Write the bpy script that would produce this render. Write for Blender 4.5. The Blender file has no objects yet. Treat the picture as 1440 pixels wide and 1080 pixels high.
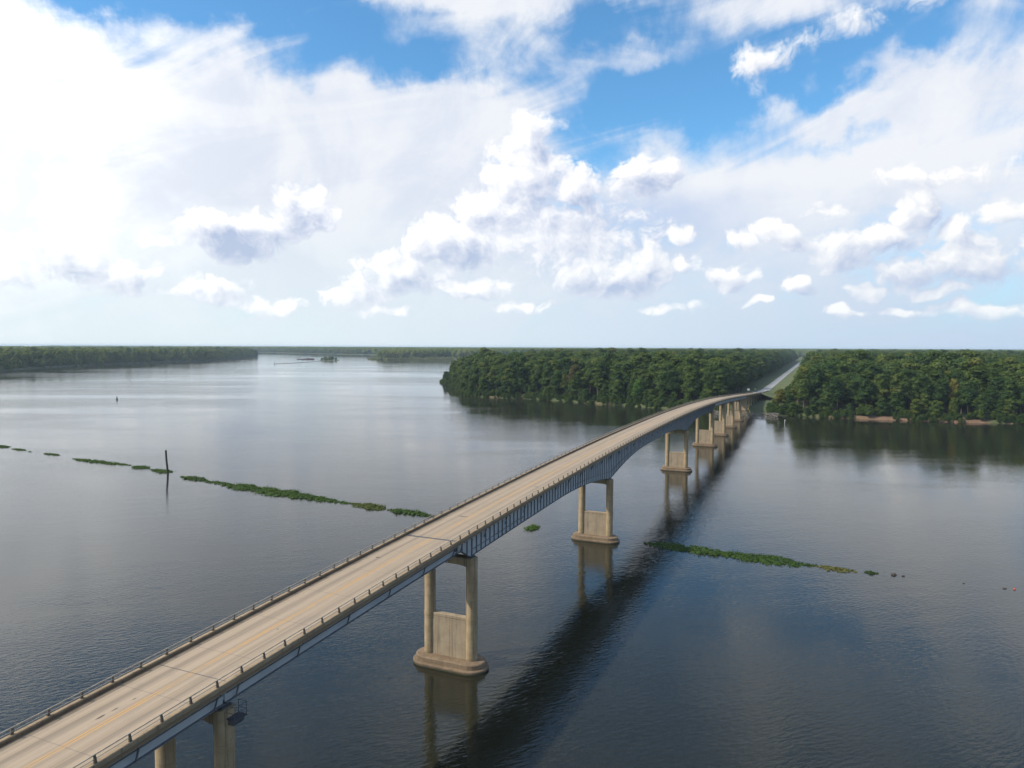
import bpy, bmesh, math, random
import numpy as np
from mathutils import Vector, Matrix, noise as mnoise
from mathutils.geometry import tessellate_polygon

random.seed(7)
rng = np.random.default_rng(11)
scene = bpy.context.scene
C = scene.collection
R = math.radians

# ------------------------------------------------------------------ camera
HC = 44.6                                   # drone height above the river
cam_d = bpy.data.cameras.new('camera')
cam = bpy.data.objects.new('camera', cam_d)
C.objects.link(cam)
cam_d.sensor_width = 36.0
cam_d.lens = 25.0
cam_d.clip_start = 0.5
cam_d.clip_end = 80000
cam.matrix_world = (Matrix.Translation((0, 0, HC)) @ Matrix.Rotation(R(90 - 3.005), 4, 'X')
                    @ Matrix.Rotation(R(0.24), 4, 'Z'))
scene.camera = cam

# ------------------------------------------------------------------ sun, sky, exposure
SUN_AZ, SUN_EL = -104.0, 44.0               # degrees from +Y towards +X, height
sd = Vector((math.sin(R(SUN_AZ)) * math.cos(R(SUN_EL)), math.cos(R(SUN_AZ)) * math.cos(R(SUN_EL)), math.sin(R(SUN_EL))))
sun_l = bpy.data.lights.new('sun', 'SUN')
sun_l.energy = 4.7
sun_l.angle = R(0.8)
sun_l.color = (1.0, 0.90, 0.74)
sun = bpy.data.objects.new('sun', sun_l)
C.objects.link(sun)
sun.rotation_euler = sd.to_track_quat('Z', 'Y').to_euler()

vs = scene.view_settings
vs.view_transform = 'Standard'
vs.look = 'None'
vs.gamma = 1.0
vs.use_curve_mapping = False
vs.exposure = 0.0
SKY = 0.12                                   # background strength
SKY_TINT = (0.80, 1.36, 1.60)                # the camera's rendering of the blue

world = bpy.data.worlds.new('World')
scene.world = world
world.use_nodes = True


class NB:
    """small node-tree builder"""
    def __init__(self, nt):
        self.nt = nt
        self.n = nt.nodes
        self.l = nt.links

    def node(self, t, **kw):
        nd = self.n.new(t)
        for k, v in kw.items():
            setattr(nd, k, v)
        return nd

    def put(self, sock, v):
        if v is None:
            return
        if hasattr(v, 'is_output'):
            self.l.new(v, sock)
        elif isinstance(v, (tuple, list)) and sock.type == 'RGBA' and len(v) == 3:
            sock.default_value = (*v, 1)
        else:
            sock.default_value = v

    def m(self, op, a, b=None, c=None, clamp=False):
        nd = self.node('ShaderNodeMath', operation=op, use_clamp=clamp)
        for i, v in enumerate((a, b, c)):
            self.put(nd.inputs[i], v)
        return nd.outputs[0]

    def v(self, op, a, b=None, c=None, out=0):
        nd = self.node('ShaderNodeVectorMath', operation=op)
        for i, x in enumerate((a, b, c)):
            if x is not None:
                self.put(nd.inputs[i], x)
        return nd.outputs[out]

    def scale(self, a, k):
        nd = self.node('ShaderNodeVectorMath', operation='SCALE')
        self.put(nd.inputs[0], a)
        self.put(nd.inputs['Scale'], k)
        return nd.outputs[0]

    def mix(self, f, a, b):
        nd = self.node('ShaderNodeMix', data_type='RGBA')
        self.put(nd.inputs[0], f)
        self.put(nd.inputs[6], a)
        self.put(nd.inputs[7], b)
        return nd.outputs[2]

    def ramp(self, x, a, b, lo=0.0, hi=1.0, kind='SMOOTHSTEP'):
        nd = self.node('ShaderNodeMapRange', interpolation_type=kind)
        self.put(nd.inputs[0], x)
        for i, k in enumerate((a, b, lo, hi)):
            nd.inputs[1 + i].default_value = k
        return nd.outputs[0]

    def noise(self, vec, scale, detail=4, rough=0.5, dist=0.0, dim='3D', lac=2.0):
        nd = self.node('ShaderNodeTexNoise', noise_dimensions=dim)
        self.put(nd.inputs['Vector'], vec)
        nd.inputs['Scale'].default_value = scale
        nd.inputs['Detail'].default_value = detail
        nd.inputs['Roughness'].default_value = rough
        nd.inputs['Lacunarity'].default_value = lac
        nd.inputs['Distortion'].default_value = dist
        return nd.outputs[0]

    def voronoi(self, vec, scale, detail=0, rough=0.5, feature='F1', smooth=None, out=0):
        nd = self.node('ShaderNodeTexVoronoi', feature=feature)
        self.put(nd.inputs['Vector'], vec)
        nd.inputs['Scale'].default_value = scale
        nd.inputs['Detail'].default_value = detail
        nd.inputs['Roughness'].default_value = rough
        if smooth is not None:
            nd.inputs['Smoothness'].default_value = smooth
        return nd.outputs[out]

    def sep(self, v):
        nd = self.node('ShaderNodeSeparateXYZ')
        self.put(nd.inputs[0], v)
        return nd.outputs

    def comb(self, x, y, z):
        nd = self.node('ShaderNodeCombineXYZ')
        for i, k in enumerate((x, y, z)):
            self.put(nd.inputs[i], k)
        return nd.outputs[0]


# Cloud banks of the sky: (azimuth, elevation, half width, half height, thickness) in degrees.
CUMULUS = [
    # small cloud with the shaded base
    (-21.6, 8.0, 4.0, 2.3, 1.0), (-16.2, 10.2, 2.6, 2.6, .8), (-18.6, 8.6, 2.6, 1.7, .8),
    # the towering cumulus
    (1.6, 16.0, 2.6, 2.6, 1), (1.0, 13.2, 4.3, 3.2, 1), (-2.4, 10.8, 3.6, 2.4, 1), (5.0, 12.4, 2.9, 2.0, .9),
    (-4.8, 8.0, 4.6, 2.6, 1), (-8.8, 5.8, 4.2, 2.0, .9), (-12.4, 4.2, 3.6, 1.4, .8), (10.5, 13.2, 3.2, 1.8, .9), (4.0, 9.0, 9.0, 3.6, .62),
    # rows above the far wood
    (8.0, 5.5, 6.0, 2.1, 1), (10.4, 6.7, 2.1, 1.9, .9), (-3.2, 4.6, 3.4, 1.2, .9), (13.6, 6.6, 1.4, 1.1, .8), (16.8, 5.5, 2.2, 1.1, 1),
    (22.0, 4.7, 1.6, 1.1, 1), (20.8, 8.2, 2.5, 1.4, .8), (29.2, 9.4, 1.6, 2.0, 1), (27.4, 7.8, 3.0, 1.3, .95), (24.6, 6.9, 2.8, 1.5, .9),
    (31.8, 7.6, 2.0, 1.1, .8), (32.6, 5.7, 4.2, 1.5, .8), (28.8, 5.1, 3.2, 1.2, .8), (33.5, 2.7, 4.0, 0.8, .7), (24.8, 2.6, 1.5, 0.6, .8),
    (28.6, 2.6, 2.6, 0.6, .7),
    # pale ones low on the sun's side
    (-31.8, 5.8, 2.8, 1.9, .7), (-28.4, 4.8, 3.2, 1.6, .7), (-22.8, 4.1, 3.4, 1.2, .7), (-18.8, 2.9, 2.8, 0.8, .6), (-35.5, 4.5, 2.5, 1.2, .5),
    # ragged scraps high up
    (18.7, 20.4, 2.7, 1.8, .75), (21.4, 21.2, 2.6, 1.0, .45), (25.2, 22.0, 3.0, 1.3, .45), (-17.2, 25.6, 1.2, 0.9, .7), (30.6, 23.4, 4.2, 1.4, .55),
    # scattered little heads low down
    (26.2, 4.0, 1.5, .7, .8), (31.0, 3.9, 1.9, .7, .7), (34.6, 8.9, 1.8, 1.0, .7), (36.4, 6.9, 2.0, 1.0, .8), (19.2, 3.4, 1.3, .5, .7), (12.0, 3.1, 3.2, .6, .6), (-10, 2.9, 3.0, .6, .6),
    (0.5, 3.1, 3.0, .6, .6), (13.0, 8.6, 1.6, .8, .55), (17.6, 8.0, 1.8, .8, .5), (23.6, 9.6, 2.2, .9, .45), (33.5, 11.4, 2.6, 1.0, .45), (-26.6, 7.2, 1.6, .8, .4), (-36, 7.6, 2.0, .9, .4), (29.6, 11.6, 2.8, 1.0, .45),
    # more of the same round the rest of the horizon
    (48, 6, 8, 2.4, 1), (58, 9, 5, 3, 1), (70, 5, 9, 2, 1), (86, 8, 7, 3, 1), (104, 5, 9, 2.4, 1), (123, 9, 6, 3, 1), (146, 6, 9, 2.5, 1), (168, 8, 7, 3, 1),
    (-47, 6, 7, 2.2, 1), (-60, 8, 6, 2.6, 1), (-78, 5, 9, 2, 1), (-97, 8, 6, 3, 1), (-118, 5, 9, 2.3, 1), (-140, 9, 6, 3, 1), (-163, 6, 9, 2.4, 1),
]
# High thin veil: (azimuth, elevation, half width, half height, weight)
VEIL = [
    (-38, 13, 34, 10.5, 1.1), (-14, 14.0, 17, 6.0, 1.0), (-22, 9, 24, 8, 0.5), (-3.5, 17.5, 6, 4.0, 0.7), (2, 20, 5.0, 3.0, .45),
    (31, 13.5, 13, 5, 0.45), (32, 17.5, 6.0, 2.6, .65), (15, 12, 13, 3.6, 0.6), (24, 16.2, 9, 1.4, 0.55), (2, 26, 9, 2.0, 0.7), (-8, 27, 8, 2.2, .7),
    (21, 23.8, 7, 1.9, 0.6), (27.6, 18.8, 4, 1.5, 0.6), (29, 11, 3.4, 1.2, .4), (36, 23, 7, 3, .5), (9.5, 21.5, 6, 1.2, .35),
    (0, 5, 120, 9.0, 0.55), (-2, 8, 34, 6, 0.3),
    (-8, 21.0, 9, 2.6, -0.7), (-22, 24.5, 15, 2.6, -0.7), (-34, 24.0, 13, 2.8, -.75), (13, 18.4, 8.5, 2.6, -0.75), (9, 24, 5, 2.5, -0.3), (24, 18.0, 5, .9, -0.4), (25, 14.8, 5, .9, -.3),
    (-75, 30, 40, 22, 0.6), (-140, 20, 40, 14, 0.4), (70, 22, 30, 10, 0.3), (130, 25, 35, 12, 0.4),
]

# Grey undersides and shaded flanks of the cumulus: (azimuth, elevation, half width, half height, weight)
CLOUD_SHADE = [
    (-21.0, 7.0, 3.2, 1.5, .80), (-16.2, 9.0, 1.8, 2.0, .50), (5.4, 9.6, 5.0, 1.9, .36), (3.2, 14.4, 1.6, 2.2, .18), (8.4, 4.3, 6.2, 1.2, .40), (11.5, 11.8, 3.6, 1.3, .40),
    (-4.0, 6.3, 5.0, 1.3, .35), (-9.5, 4.2, 4.0, .9, .30), (29.5, 4.4, 6.0, 1.1, .38), (26.8, 6.3, 4.0, .9, .34), (30.4, 8.4, 1.4, 1.6, .3), (16.8, 4.7, 2.0, .6, .35), (22, 4.0, 1.6, .6, .3),
    (20.2, 19.6, 2.6, .8, .22), (-29, 3.8, 4.5, .9, .22), (-22.6, 3.4, 3.4, .7, .2), (-32, 4.9, 2.6, .9, .15),
]


def build_world():
    nt = world.node_tree
    nt.nodes.clear()
    b = NB(nt)
    D = b.node('ShaderNodeTexCoord').outputs['Generated']
    D = b.v('NORMALIZE', D)
    x, y, z = b.sep(D)
    az = b.m('ARCTAN2', x, y)
    el = b.m('ARCSINE', z)
    P = b.comb(az, el, 0.0)

    # ---- cumulus density as a node group (evaluated twice: here and a step towards the sun)
    def group_density():
        g = bpy.data.node_groups.new('cumulus_density', 'ShaderNodeTree')
        g.interface.new_socket('P', in_out='INPUT', socket_type='NodeSocketVector')
        g.interface.new_socket('Density', in_out='OUTPUT', socket_type='NodeSocketFloat')
        q = NB(g)
        gi = q.node('NodeGroupInput')
        go = q.node('NodeGroupOutput')
        p = gi.outputs[0]
        # uneven outline: push the lookup about by a soft noise
        w = q.node('ShaderNodeTexNoise', noise_dimensions='2D')
        q.put(w.inputs['Vector'], p)
        w.inputs['Scale'].default_value = 20
        w.inputs['Detail'].default_value = 2
        wv = q.v('SUBTRACT', w.outputs['Color'], (0.5, 0.5, 0.5))
        p2 = q.v('MULTIPLY_ADD', wv, (0.050, 0.036, 0.0), p)
        best = None
        for (a, e, rx, ry, th) in CUMULUS:
            t = q.v('MULTIPLY_ADD', p2, (1 / R(rx), 1 / R(ry), 0), (-R(a) / R(rx), -R(e) / R(ry), 0))
            f = q.m('MULTIPLY_ADD', q.v('LENGTH', t, out=1), -th, th)
            best = f if best is None else q.m('MAXIMUM', best, f)
        best = q.m('MAXIMUM', best, -1.0)
        # cauliflower heads: rounded bulges with sharp creases, in three sizes
        def puff(sc, off):
            nd = q.node('ShaderNodeTexVoronoi', feature='F1', voronoi_dimensions='2D')
            q.put(nd.inputs['Vector'], q.v('ADD', p2, (off, off * .7, 0)))
            nd.inputs['Scale'].default_value = sc
            dd = nd.outputs[0]
            return q.m('SUBTRACT', 0.75, q.m('MULTIPLY', dd, dd))
        bil = q.m('ADD', q.m('MULTIPLY', puff(36, 0), .42), q.m('MULTIPLY', puff(84, 3.3), .30))
        bil = q.m('ADD', bil, q.m('MULTIPLY', puff(190, 7.1), .18))
        fb = q.noise(p, 30, detail=9, rough=0.60, dim='2D')
        n = q.m('ADD', q.m('MULTIPLY_ADD', bil, 1.15, -.56), q.m('MULTIPLY_ADD', fb, 0.95, -0.475))
        q.put(go.inputs[0], q.m('ADD', n, q.m('MULTIPLY', best, 1.6)))
        return g

    grp = group_density()

    def dens(dp):
        nd = b.node('ShaderNodeGroup', node_tree=grp)
        b.put(nd.inputs[0], b.v('ADD', P, dp) if dp else P)
        return nd.outputs[0]

    d0 = dens(None)
    k = 0.016
    d1 = dens((-0.72 * k, 0.8 * k, 0))
    lit = b.m('SUBTRACT', d0, d1)
    lit = b.m('MULTIPLY_ADD', lit, 0.62, 0.52)
    # the thick hearts and bases are greyer, thin rims glow
    lit = b.m('SUBTRACT', lit, b.ramp(d0, 0.3, 1.5, 0.0, 0.14))
    # (their outlines wander with the same billows)
    Pq = b.v('ADD', P, b.comb(b.m('MULTIPLY', d0, .010), b.m('MULTIPLY', d1, -.012), 0))
    for (a, e, rx, ry, w) in CLOUD_SHADE:
        t = b.v('MULTIPLY_ADD', Pq, (1 / R(rx), 1 / R(ry), 0), (-R(a) / R(rx), -R(e) / R(ry), 0))
        lit = b.m('MULTIPLY_ADD', b.ramp(b.v('LENGTH', t, out=1), 1.6, 0.0), -w * 0.95, lit)
    cum_a = b.ramp(b.m('MULTIPLY', d0, b.ramp(el, R(13), R(19), 1.0, 0.55)), 0.0, 0.60)

    # ---- high veil
    vsum = None
    wv = b.node('ShaderNodeTexNoise', noise_dimensions='2D')
    b.put(wv.inputs['Vector'], P)
    wv.inputs['Scale'].default_value = 9
    wv.inputs['Detail'].default_value = 6
    wv.inputs['Roughness'].default_value = .58
    Pv = b.v('MULTIPLY_ADD', b.v('SUBTRACT', wv.outputs['Color'], (0.5, 0.5, 0.5)), (0.16, 0.10, 0), P)
    for (a, e, rx, ry, w) in VEIL:
        t = b.v('MULTIPLY_ADD', Pv, (1 / R(rx), 1 / R(ry), 0), (-R(a) / R(rx), -R(e) / R(ry), 0))
        g = b.m('MULTIPLY', b.ramp(b.v('LENGTH', t, out=1), 1.3, 0.1), w)
        vsum = g if vsum is None else b.m('ADD', vsum, g)
    # wind-drawn streaks, rising towards the right
    rot = b.node('ShaderNodeVectorRotate', rotation_type='Z_AXIS')
    b.put(rot.inputs['Vector'], b.v('MULTIPLY', P, (1.0, 1.6, 1)))
    rot.inputs['Angle'].default_value = R(-24)
    st = b.noise(b.v('MULTIPLY', rot.outputs[0], (3.6, 9.0, 1)), 1.0, detail=7, rough=0.54, dist=1.0, dim='2D')
    big = b.noise(P, 7.0, detail=7, rough=0.60, dist=0.3, dim='2D')
    wisp = b.m('ADD', b.m('MULTIPLY_ADD', st, 1.5, -0.75), b.m('MULTIPLY_ADD', big, 1.5, -0.75))
    veil = b.m('ADD', b.m('ADD', vsum, 0.19), b.m('MULTIPLY', wisp, 0.95))
    veil_a = b.ramp(veil, -0.12, 0.95, 0.0, 1.0)

    # ---- clear air
    sky = b.node('ShaderNodeTexSky', sky_type='NISHITA')
    sky.sun_disc = False
    sky.sun_elevation = R(SUN_EL)
    sky.sun_rotation = R(SUN_AZ)
    sky.altitude = 50
    sky.air_density = 1.0
    sky.dust_density = 0.4
    sky.ozone_density = 1.5
    base = b.v('MULTIPLY', sky.outputs[0], SKY_TINT)

    g = 1.0 / SKY
    sunside = b.ramp(az, R(42), R(-30))            # clouds nearer the sun are brighter
    glow = b.ramp(az, R(-16), R(-64))
    vwhite = b.mix(glow, (0.885 * g, 0.915 * g, 0.97 * g), (2.6 * g, 2.54 * g, 2.45 * g))
    vgrey = b.mix(glow, (0.74 * g, 0.80 * g, 0.92 * g), (1.45 * g, 1.44 * g, 1.44 * g))
    vcol = b.mix(b.ramp(b.m('ADD', big, b.m('MULTIPLY', st, .5)), .55, .95), vgrey, vwhite)
    # broad grey-blue cloud bank in the shade of the tower
    t = b.v('MULTIPLY_ADD', Pv, (1 / R(13), 1 / R(4.2), 0), (-R(10) / R(13), -R(8.6) / R(4.2), 0))
    bank = b.ramp(b.v('LENGTH', t, out=1), 1.2, 0.2)
    vcol = b.mix(b.m('MULTIPLY', bank, .8), vcol, (0.52 * g, 0.63 * g, 0.86 * g))
    veil_a = b.m('MAXIMUM', veil_a, b.m('MULTIPLY', bank, .85))
    col = b.mix(veil_a, base, vcol)
    # low air: pale
    low = b.ramp(el, R(14.0), R(-1.0), 0.0, 0.95)
    lowc = b.mix(sunside, (0.53 * g, 0.66 * g, 0.84 * g), (0.80 * g, 0.90 * g, 0.95 * g))
    col = b.mix(low, col, lowc)
    shade = b.mix(sunside, (0.47 * g, 0.56 * g, 0.77 * g), (0.46 * g, 0.55 * g, 0.76 * g))
    white = b.mix(sunside, (1.13 * g, 1.11 * g, 1.06 * g), (1.34 * g, 1.31 * g, 1.27 * g))
    ccol = b.mix(b.ramp(lit, -0.22, 0.98, kind='LINEAR'), shade, white)
    ccol = b.mix(b.m('MULTIPLY', low, 0.40), ccol, lowc)
    col = b.mix(b.m('MULTIPLY', cum_a, b.ramp(el, R(0.8), R(3.0), 0.25, 1.0)), col, ccol)

    bg = b.node('ShaderNodeBackground')
    b.put(bg.inputs[0], col)
    bg.inputs[1].default_value = SKY
    out = b.node('ShaderNodeOutputWorld')
    b.l.new(bg.outputs[0], out.inputs[0])


build_world()
world.cycles.sampling_method = 'MANUAL'
world.cycles.sample_map_resolution = 512
scene.cycles.use_denoising = True
scene.cycles.use_adaptive_sampling = True
scene.cycles.adaptive_threshold = 0.015
scene.cycles.adaptive_min_samples = 16
scene.cycles.max_bounces = 6
scene.cycles.diffuse_bounces = 2
scene.cycles.glossy_bounces = 3
scene.cycles.transmission_bounces = 3
scene.cycles.volume_bounces = 0
scene.cycles.sample_clamp_indirect = 6.0
scene.cycles.caustics_reflective = False
scene.cycles.caustics_refractive = False

# ------------------------------------------------------------------ helpers
def tag(o, label=None, cat=None, group=None, kind=None):
    if label:
        o['label'] = label
    if cat:
        o['category'] = cat
    if group:
        o['group'] = group
    if kind:
        o['kind'] = kind
    return o


def empty(name, loc=(0, 0, 0), rz=0.0):
    o = bpy.data.objects.new(name, None)
    o.empty_display_size = 0.5
    o.location = loc
    o.rotation_euler = (0, 0, rz)
    C.objects.link(o)
    return o


def link(name, me, parent=None, loc=None, rot=None, scl=None):
    o = bpy.data.objects.new(name, me)
    C.objects.link(o)
    if parent:
        o.parent = parent
    if loc is not None:
        o.location = loc
    if rot is not None:
        o.rotation_euler = rot
    if scl is not None:
        o.scale = scl
    return o


class MB:
    """collects shapes, builds one mesh"""
    def __init__(self):
        self.v, self.f, self.sm = [], [], []

    def add(self, vs, fs, smooth=False):
        n = len(self.v)
        self.v += [tuple(p) for p in vs]
        self.f += [tuple(i + n for i in f) for f in fs]
        self.sm += [smooth] * len(fs)
        return self

    def box(self, a, b):
        (x0, y0, z0), (x1, y1, z1) = a, b
        return self.add([(x0, y0, z0), (x1, y0, z0), (x1, y1, z0), (x0, y1, z0), (x0, y0, z1), (x1, y0, z1), (x1, y1, z1), (x0, y1, z1)],
                        [(0, 3, 2, 1), (4, 5, 6, 7), (0, 1, 5, 4), (1, 2, 6, 5), (2, 3, 7, 6), (3, 0, 4, 7)])

    def bbox(self, a, b, c=0.03):
        """box with chamfered upper and lower edges"""
        (x0, y0, z0), (x1, y1, z1) = a, b
        rings = []
        for zz, i in ((z0, c), (z0 + c, 0), (z1 - c, 0), (z1, c)):
            rings.append([(x0 + i, y0 + i, zz), (x1 - i, y0 + i, zz), (x1 - i, y1 - i, zz), (x0 + i, y1 - i, zz)])
        return self.rings(rings)

    def rings(self, rings, cap=True, smooth=False):
        n = len(rings[0])
        vs = [p for r in rings for p in r]
        fs = []
        for k in range(len(rings) - 1):
            for i in range(n):
                j = (i + 1) % n
                fs.append((k * n + i, k * n + j, (k + 1) * n + j, (k + 1) * n + i))
        self.add(vs, fs, smooth)
        if cap:
            self.add(rings[0], [tuple(reversed(range(n)))])
            self.add(rings[-1], [tuple(range(n))])
        return self

    def tube(self, p0, p1, r0, r1=None, n=8, smooth=True, cap=True):
        p0, p1 = Vector(p0), Vector(p1)
        r1 = r0 if r1 is None else r1
        d = (p1 - p0).normalized()
        a = d.orthogonal().normalized()
        c = d.cross(a)
        rs = []
        for p, r in ((p0, r0), (p1, r1)):
            rs.append([tuple(p + (a * math.cos(t) + c * math.sin(t)) * r) for t in [2 * math.pi * i / n for i in range(n)]])
        return self.rings(rs, cap, smooth)

    def lathe(self, prof, n=24, c=(0, 0), smooth=True):
        rs = [[(c[0] + r * math.cos(2 * math.pi * i / n), c[1] + r * math.sin(2 * math.pi * i / n), z) for i in range(n)] for r, z in prof]
        return self.rings(rs, True, smooth)

    def sweep(self, secs, closed=True, cap=True):
        """secs: list of cross sections (lists of points)"""
        n = len(secs[0])
        vs = [p for s in secs for p in s]
        fs = []
        for k in range(len(secs) - 1):
            for i in range(n if closed else n - 1):
                j = (i + 1) % n
                fs.append((k * n + i, (k + 1) * n + i, (k + 1) * n + j, k * n + j))
        self.add(vs, fs)
        if closed and cap:
            self.add(secs[0], [tuple(range(n))])
            self.add(secs[-1], [tuple(reversed(range(n)))])
        return self

    def mesh(self, name, mat):
        me = bpy.data.meshes.new(name)
        me.from_pydata(self.v, [], self.f)
        me.polygons.foreach_set('use_smooth', self.sm)
        me.materials.append(mat)
        me.update()
        return me

    def build(self, name, mat, parent=None, loc=None, rot=None, scl=None):
        return link(name, self.mesh(name, mat), parent, loc, rot, scl)


def np_mesh(name, verts, quads, mat, smooth=False, attr=None):
    """fast mesh from numpy quads; attr: {name: per-face float}"""
    me = bpy.data.meshes.new(name)
    nv, nf = len(verts), len(quads)
    k = quads.shape[1]
    me.vertices.add(nv)
    me.vertices.foreach_set('co', np.ascontiguousarray(verts, np.float32).ravel())
    me.loops.add(nf * k)
    me.loops.foreach_set('vertex_index', np.ascontiguousarray(quads, np.int32).ravel())
    me.polygons.add(nf)
    me.polygons.foreach_set('loop_start', np.arange(0, nf * k, k, dtype=np.int32))
    me.polygons.foreach_set('use_smooth', np.full(nf, smooth))
    if attr:
        for an, av in attr.items():
            a = me.attributes.new(an, 'FLOAT', 'FACE')
            a.data.foreach_set('value', np.asarray(av, np.float32))
    me.materials.append(mat)
    me.update(calc_edges=True)
    return me


# ------------------------------------------------------------------ materials
def new_mat(name):
    m = bpy.data.materials.new(name)
    m.use_nodes = True
    b = NB(m.node_tree)
    bs = m.node_tree.nodes['Principled BSDF']
    return m, b, bs


def obj_co(b):
    return b.node('ShaderNodeTexCoord').outputs['Object']


def bump(b, bs, h, strength, dist):
    nd = b.node('ShaderNodeBump')
    nd.inputs['Strength'].default_value = strength
    nd.inputs['Distance'].default_value = dist
    b.put(nd.inputs['Height'], h)
    b.l.new(nd.outputs[0], bs.inputs['Normal'])
    return nd


def mat_deck():
    m, b, bs = new_mat('deck_concrete')
    P = obj_co(b)
    x, y, z = b.sep(P)
    lane = b.noise(b.v('MULTIPLY', P, (1.3, 0.012, 0)), 1.0, detail=5, rough=0.6)
    fine = b.noise(b.v('MULTIPLY', P, (3.5, 0.10, 0)), 1.0, detail=6, rough=0.6)
    blot = b.noise(P, 0.35, detail=6, rough=0.6)
    c = b.mix(b.ramp(lane, 0.32, 0.68), (0.228, 0.176, 0.120), (0.340, 0.272, 0.195))
    c = b.mix(b.m('MULTIPLY', b.ramp(fine, 0.42, 0.72), 0.6), c, (0.355, 0.262, 0.185))
    c = b.mix(b.m('MULTIPLY', b.ramp(blot, 0.5, 0.75), 0.35), c, (0.215, 0.175, 0.145))
    # tyre paths polished a little paler, dirt gathered along the kerbs
    ax = b.m('ABSOLUTE', x)
    wheel = b.m('PINGPONG', b.m('ADD', ax, -0.15), 0.9)
    c = b.mix(b.m('MULTIPLY', b.ramp(wheel, 0.55, 0.9), 0.22), c, (0.385, 0.310, 0.225))
    dirt = b.ramp(b.m('ADD', ax, b.m('MULTIPLY_ADD', blot, 1.0, -0.5)), 3.2, 4.0)
    c = b.mix(b.m('MULTIPLY', dirt, 0.75), c, (0.135, 0.092, 0.050))
    # dark drip band along the middle of each lane, and scattered scuffs
    drip = b.m('ABSOLUTE', b.m('SUBTRACT', ax, 1.95))
    c = b.mix(b.m('MULTIPLY', b.ramp(b.m('ADD', drip, b.m('MULTIPLY_ADD', fine, .9, -.45)), 0.55, 0.0), 0.42), c, (0.165, 0.135, 0.108))
    scuff = b.noise(b.v('MULTIPLY', P, (2.2, 0.35, 0)), 1.0, detail=8, rough=0.7)
    c = b.mix(b.m('MULTIPLY', b.ramp(scuff, 0.60, 0.74), 0.5), c, (0.15, 0.118, 0.092))
    # saw-cut joints every 7.3 m
    j = b.m('PINGPONG', y, 3.65)
    c = b.mix(b.m('MULTIPLY', b.ramp(j, 0.07, 0.03), 0.35), c, (0.12, 0.10, 0.09))
    b.put(bs.inputs['Base Color'], c)
    bs.inputs['Roughness'].default_value = 0.85
    bump(b, bs, b.noise(P, 9, detail=4), 0.25, 0.02)
    return m


def mat_line():
    m, b, bs = new_mat('worn_yellow_line')
    P = obj_co(b)
    n = b.noise(b.v('MULTIPLY', P, (9, 0.8, 1)), 1.0, detail=6, rough=0.7)
    n2 = b.noise(P, 0.12, detail=4)
    k = b.ramp(b.m('ADD', n, b.m('MULTIPLY', n2, 0.5)), 0.60, 0.95)
    b.put(bs.inputs['Base Color'], b.mix(k, (0.52, 0.28, 0.075), (0.33, 0.245, 0.16)))
    bs.inputs['Roughness'].default_value = 0.8
    return m


def mat_concrete(name, c0, c1, stain, streak=1.0, zlow=None):
    m, b, bs = new_mat(name)
    P = obj_co(b)
    x, y, z = b.sep(P)
    n = b.noise(P, 0.6, detail=7, rough=0.62)
    s = b.noise(b.v('MULTIPLY', P, (2.6, 2.6, 0.10)), 1.0, detail=6, rough=0.65)
    c = b.mix(b.ramp(n, 0.3, 0.7), c0, c1)
    c = b.mix(b.m('MULTIPLY', b.ramp(s, 0.50, 0.72), 0.7 * streak), c, stain)
    # board marks of the pour lifts
    j = b.m('PINGPONG', z, 1.6)
    c = b.mix(b.m('MULTIPLY', b.ramp(j, 0.05, 0.015), 0.30), c, stain)
    if zlow is not None:
        k = b.ramp(b.m('ADD', z, b.m('MULTIPLY_ADD', n, 1.6, -0.8)), zlow, zlow - 0.9)
        c = b.mix(b.m('MULTIPLY', k, 0.85), c, (0.085, 0.066, 0.040))
        wl = b.ramp(b.m('ADD', z, b.m('MULTIPLY_ADD', s, .3, -.15)), 0.30, 0.12)
        c = b.mix(b.m('MULTIPLY', wl, .9), c, (0.030, 0.032, 0.018))
    b.put(bs.inputs['Base Color'], c)
    bs.inputs['Roughness'].default_value = 0.9
    bump(b, bs, b.noise(P, 5, detail=6), 0.35, 0.03)
    return m


def mat_steel(name, c0, c1, rust=0.5):
    m, b, bs = new_mat(name)
    P = obj_co(b)
    x, y, z = b.sep(P)
    n = b.noise(b.v('MULTIPLY', P, (1, 0.35, 0.8)), 0.8, detail=7, rough=0.6)
    s = b.noise(b.v('MULTIPLY', P, (2.5, 2.5, 0.12)), 1.0, detail=6, rough=0.7)
    c = b.mix(b.ramp(n, 0.3, 0.7), c0, c1)
    c = b.mix(b.m('MULTIPLY', b.ramp(s, 0.60, 0.76), rust), c, (0.17, 0.10, 0.06))
    b.put(bs.inputs['Base Color'], c)
    bs.inputs['Roughness'].default_value = 0.55
    bs.inputs['Metallic'].default_value = 0.0
    return m


def mat_plain(name, c, rough=0.7, metallic=0.0, var=0.25, scale=1.5):
    m, b, bs = new_mat(name)
    P = obj_co(b)
    n = b.noise(P, scale, detail=5, rough=0.6)
    d = tuple(k * (1 - var) for k in c)
    e = tuple(min(0.9, k * (1 + var)) for k in c)
    b.put(bs.inputs['Base Color'], b.mix(b.ramp(n, 0.3, 0.7), d, e))
    bs.inputs['Roughness'].default_value = rough
    bs.inputs['Metallic'].default_value = metallic
    return m


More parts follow.
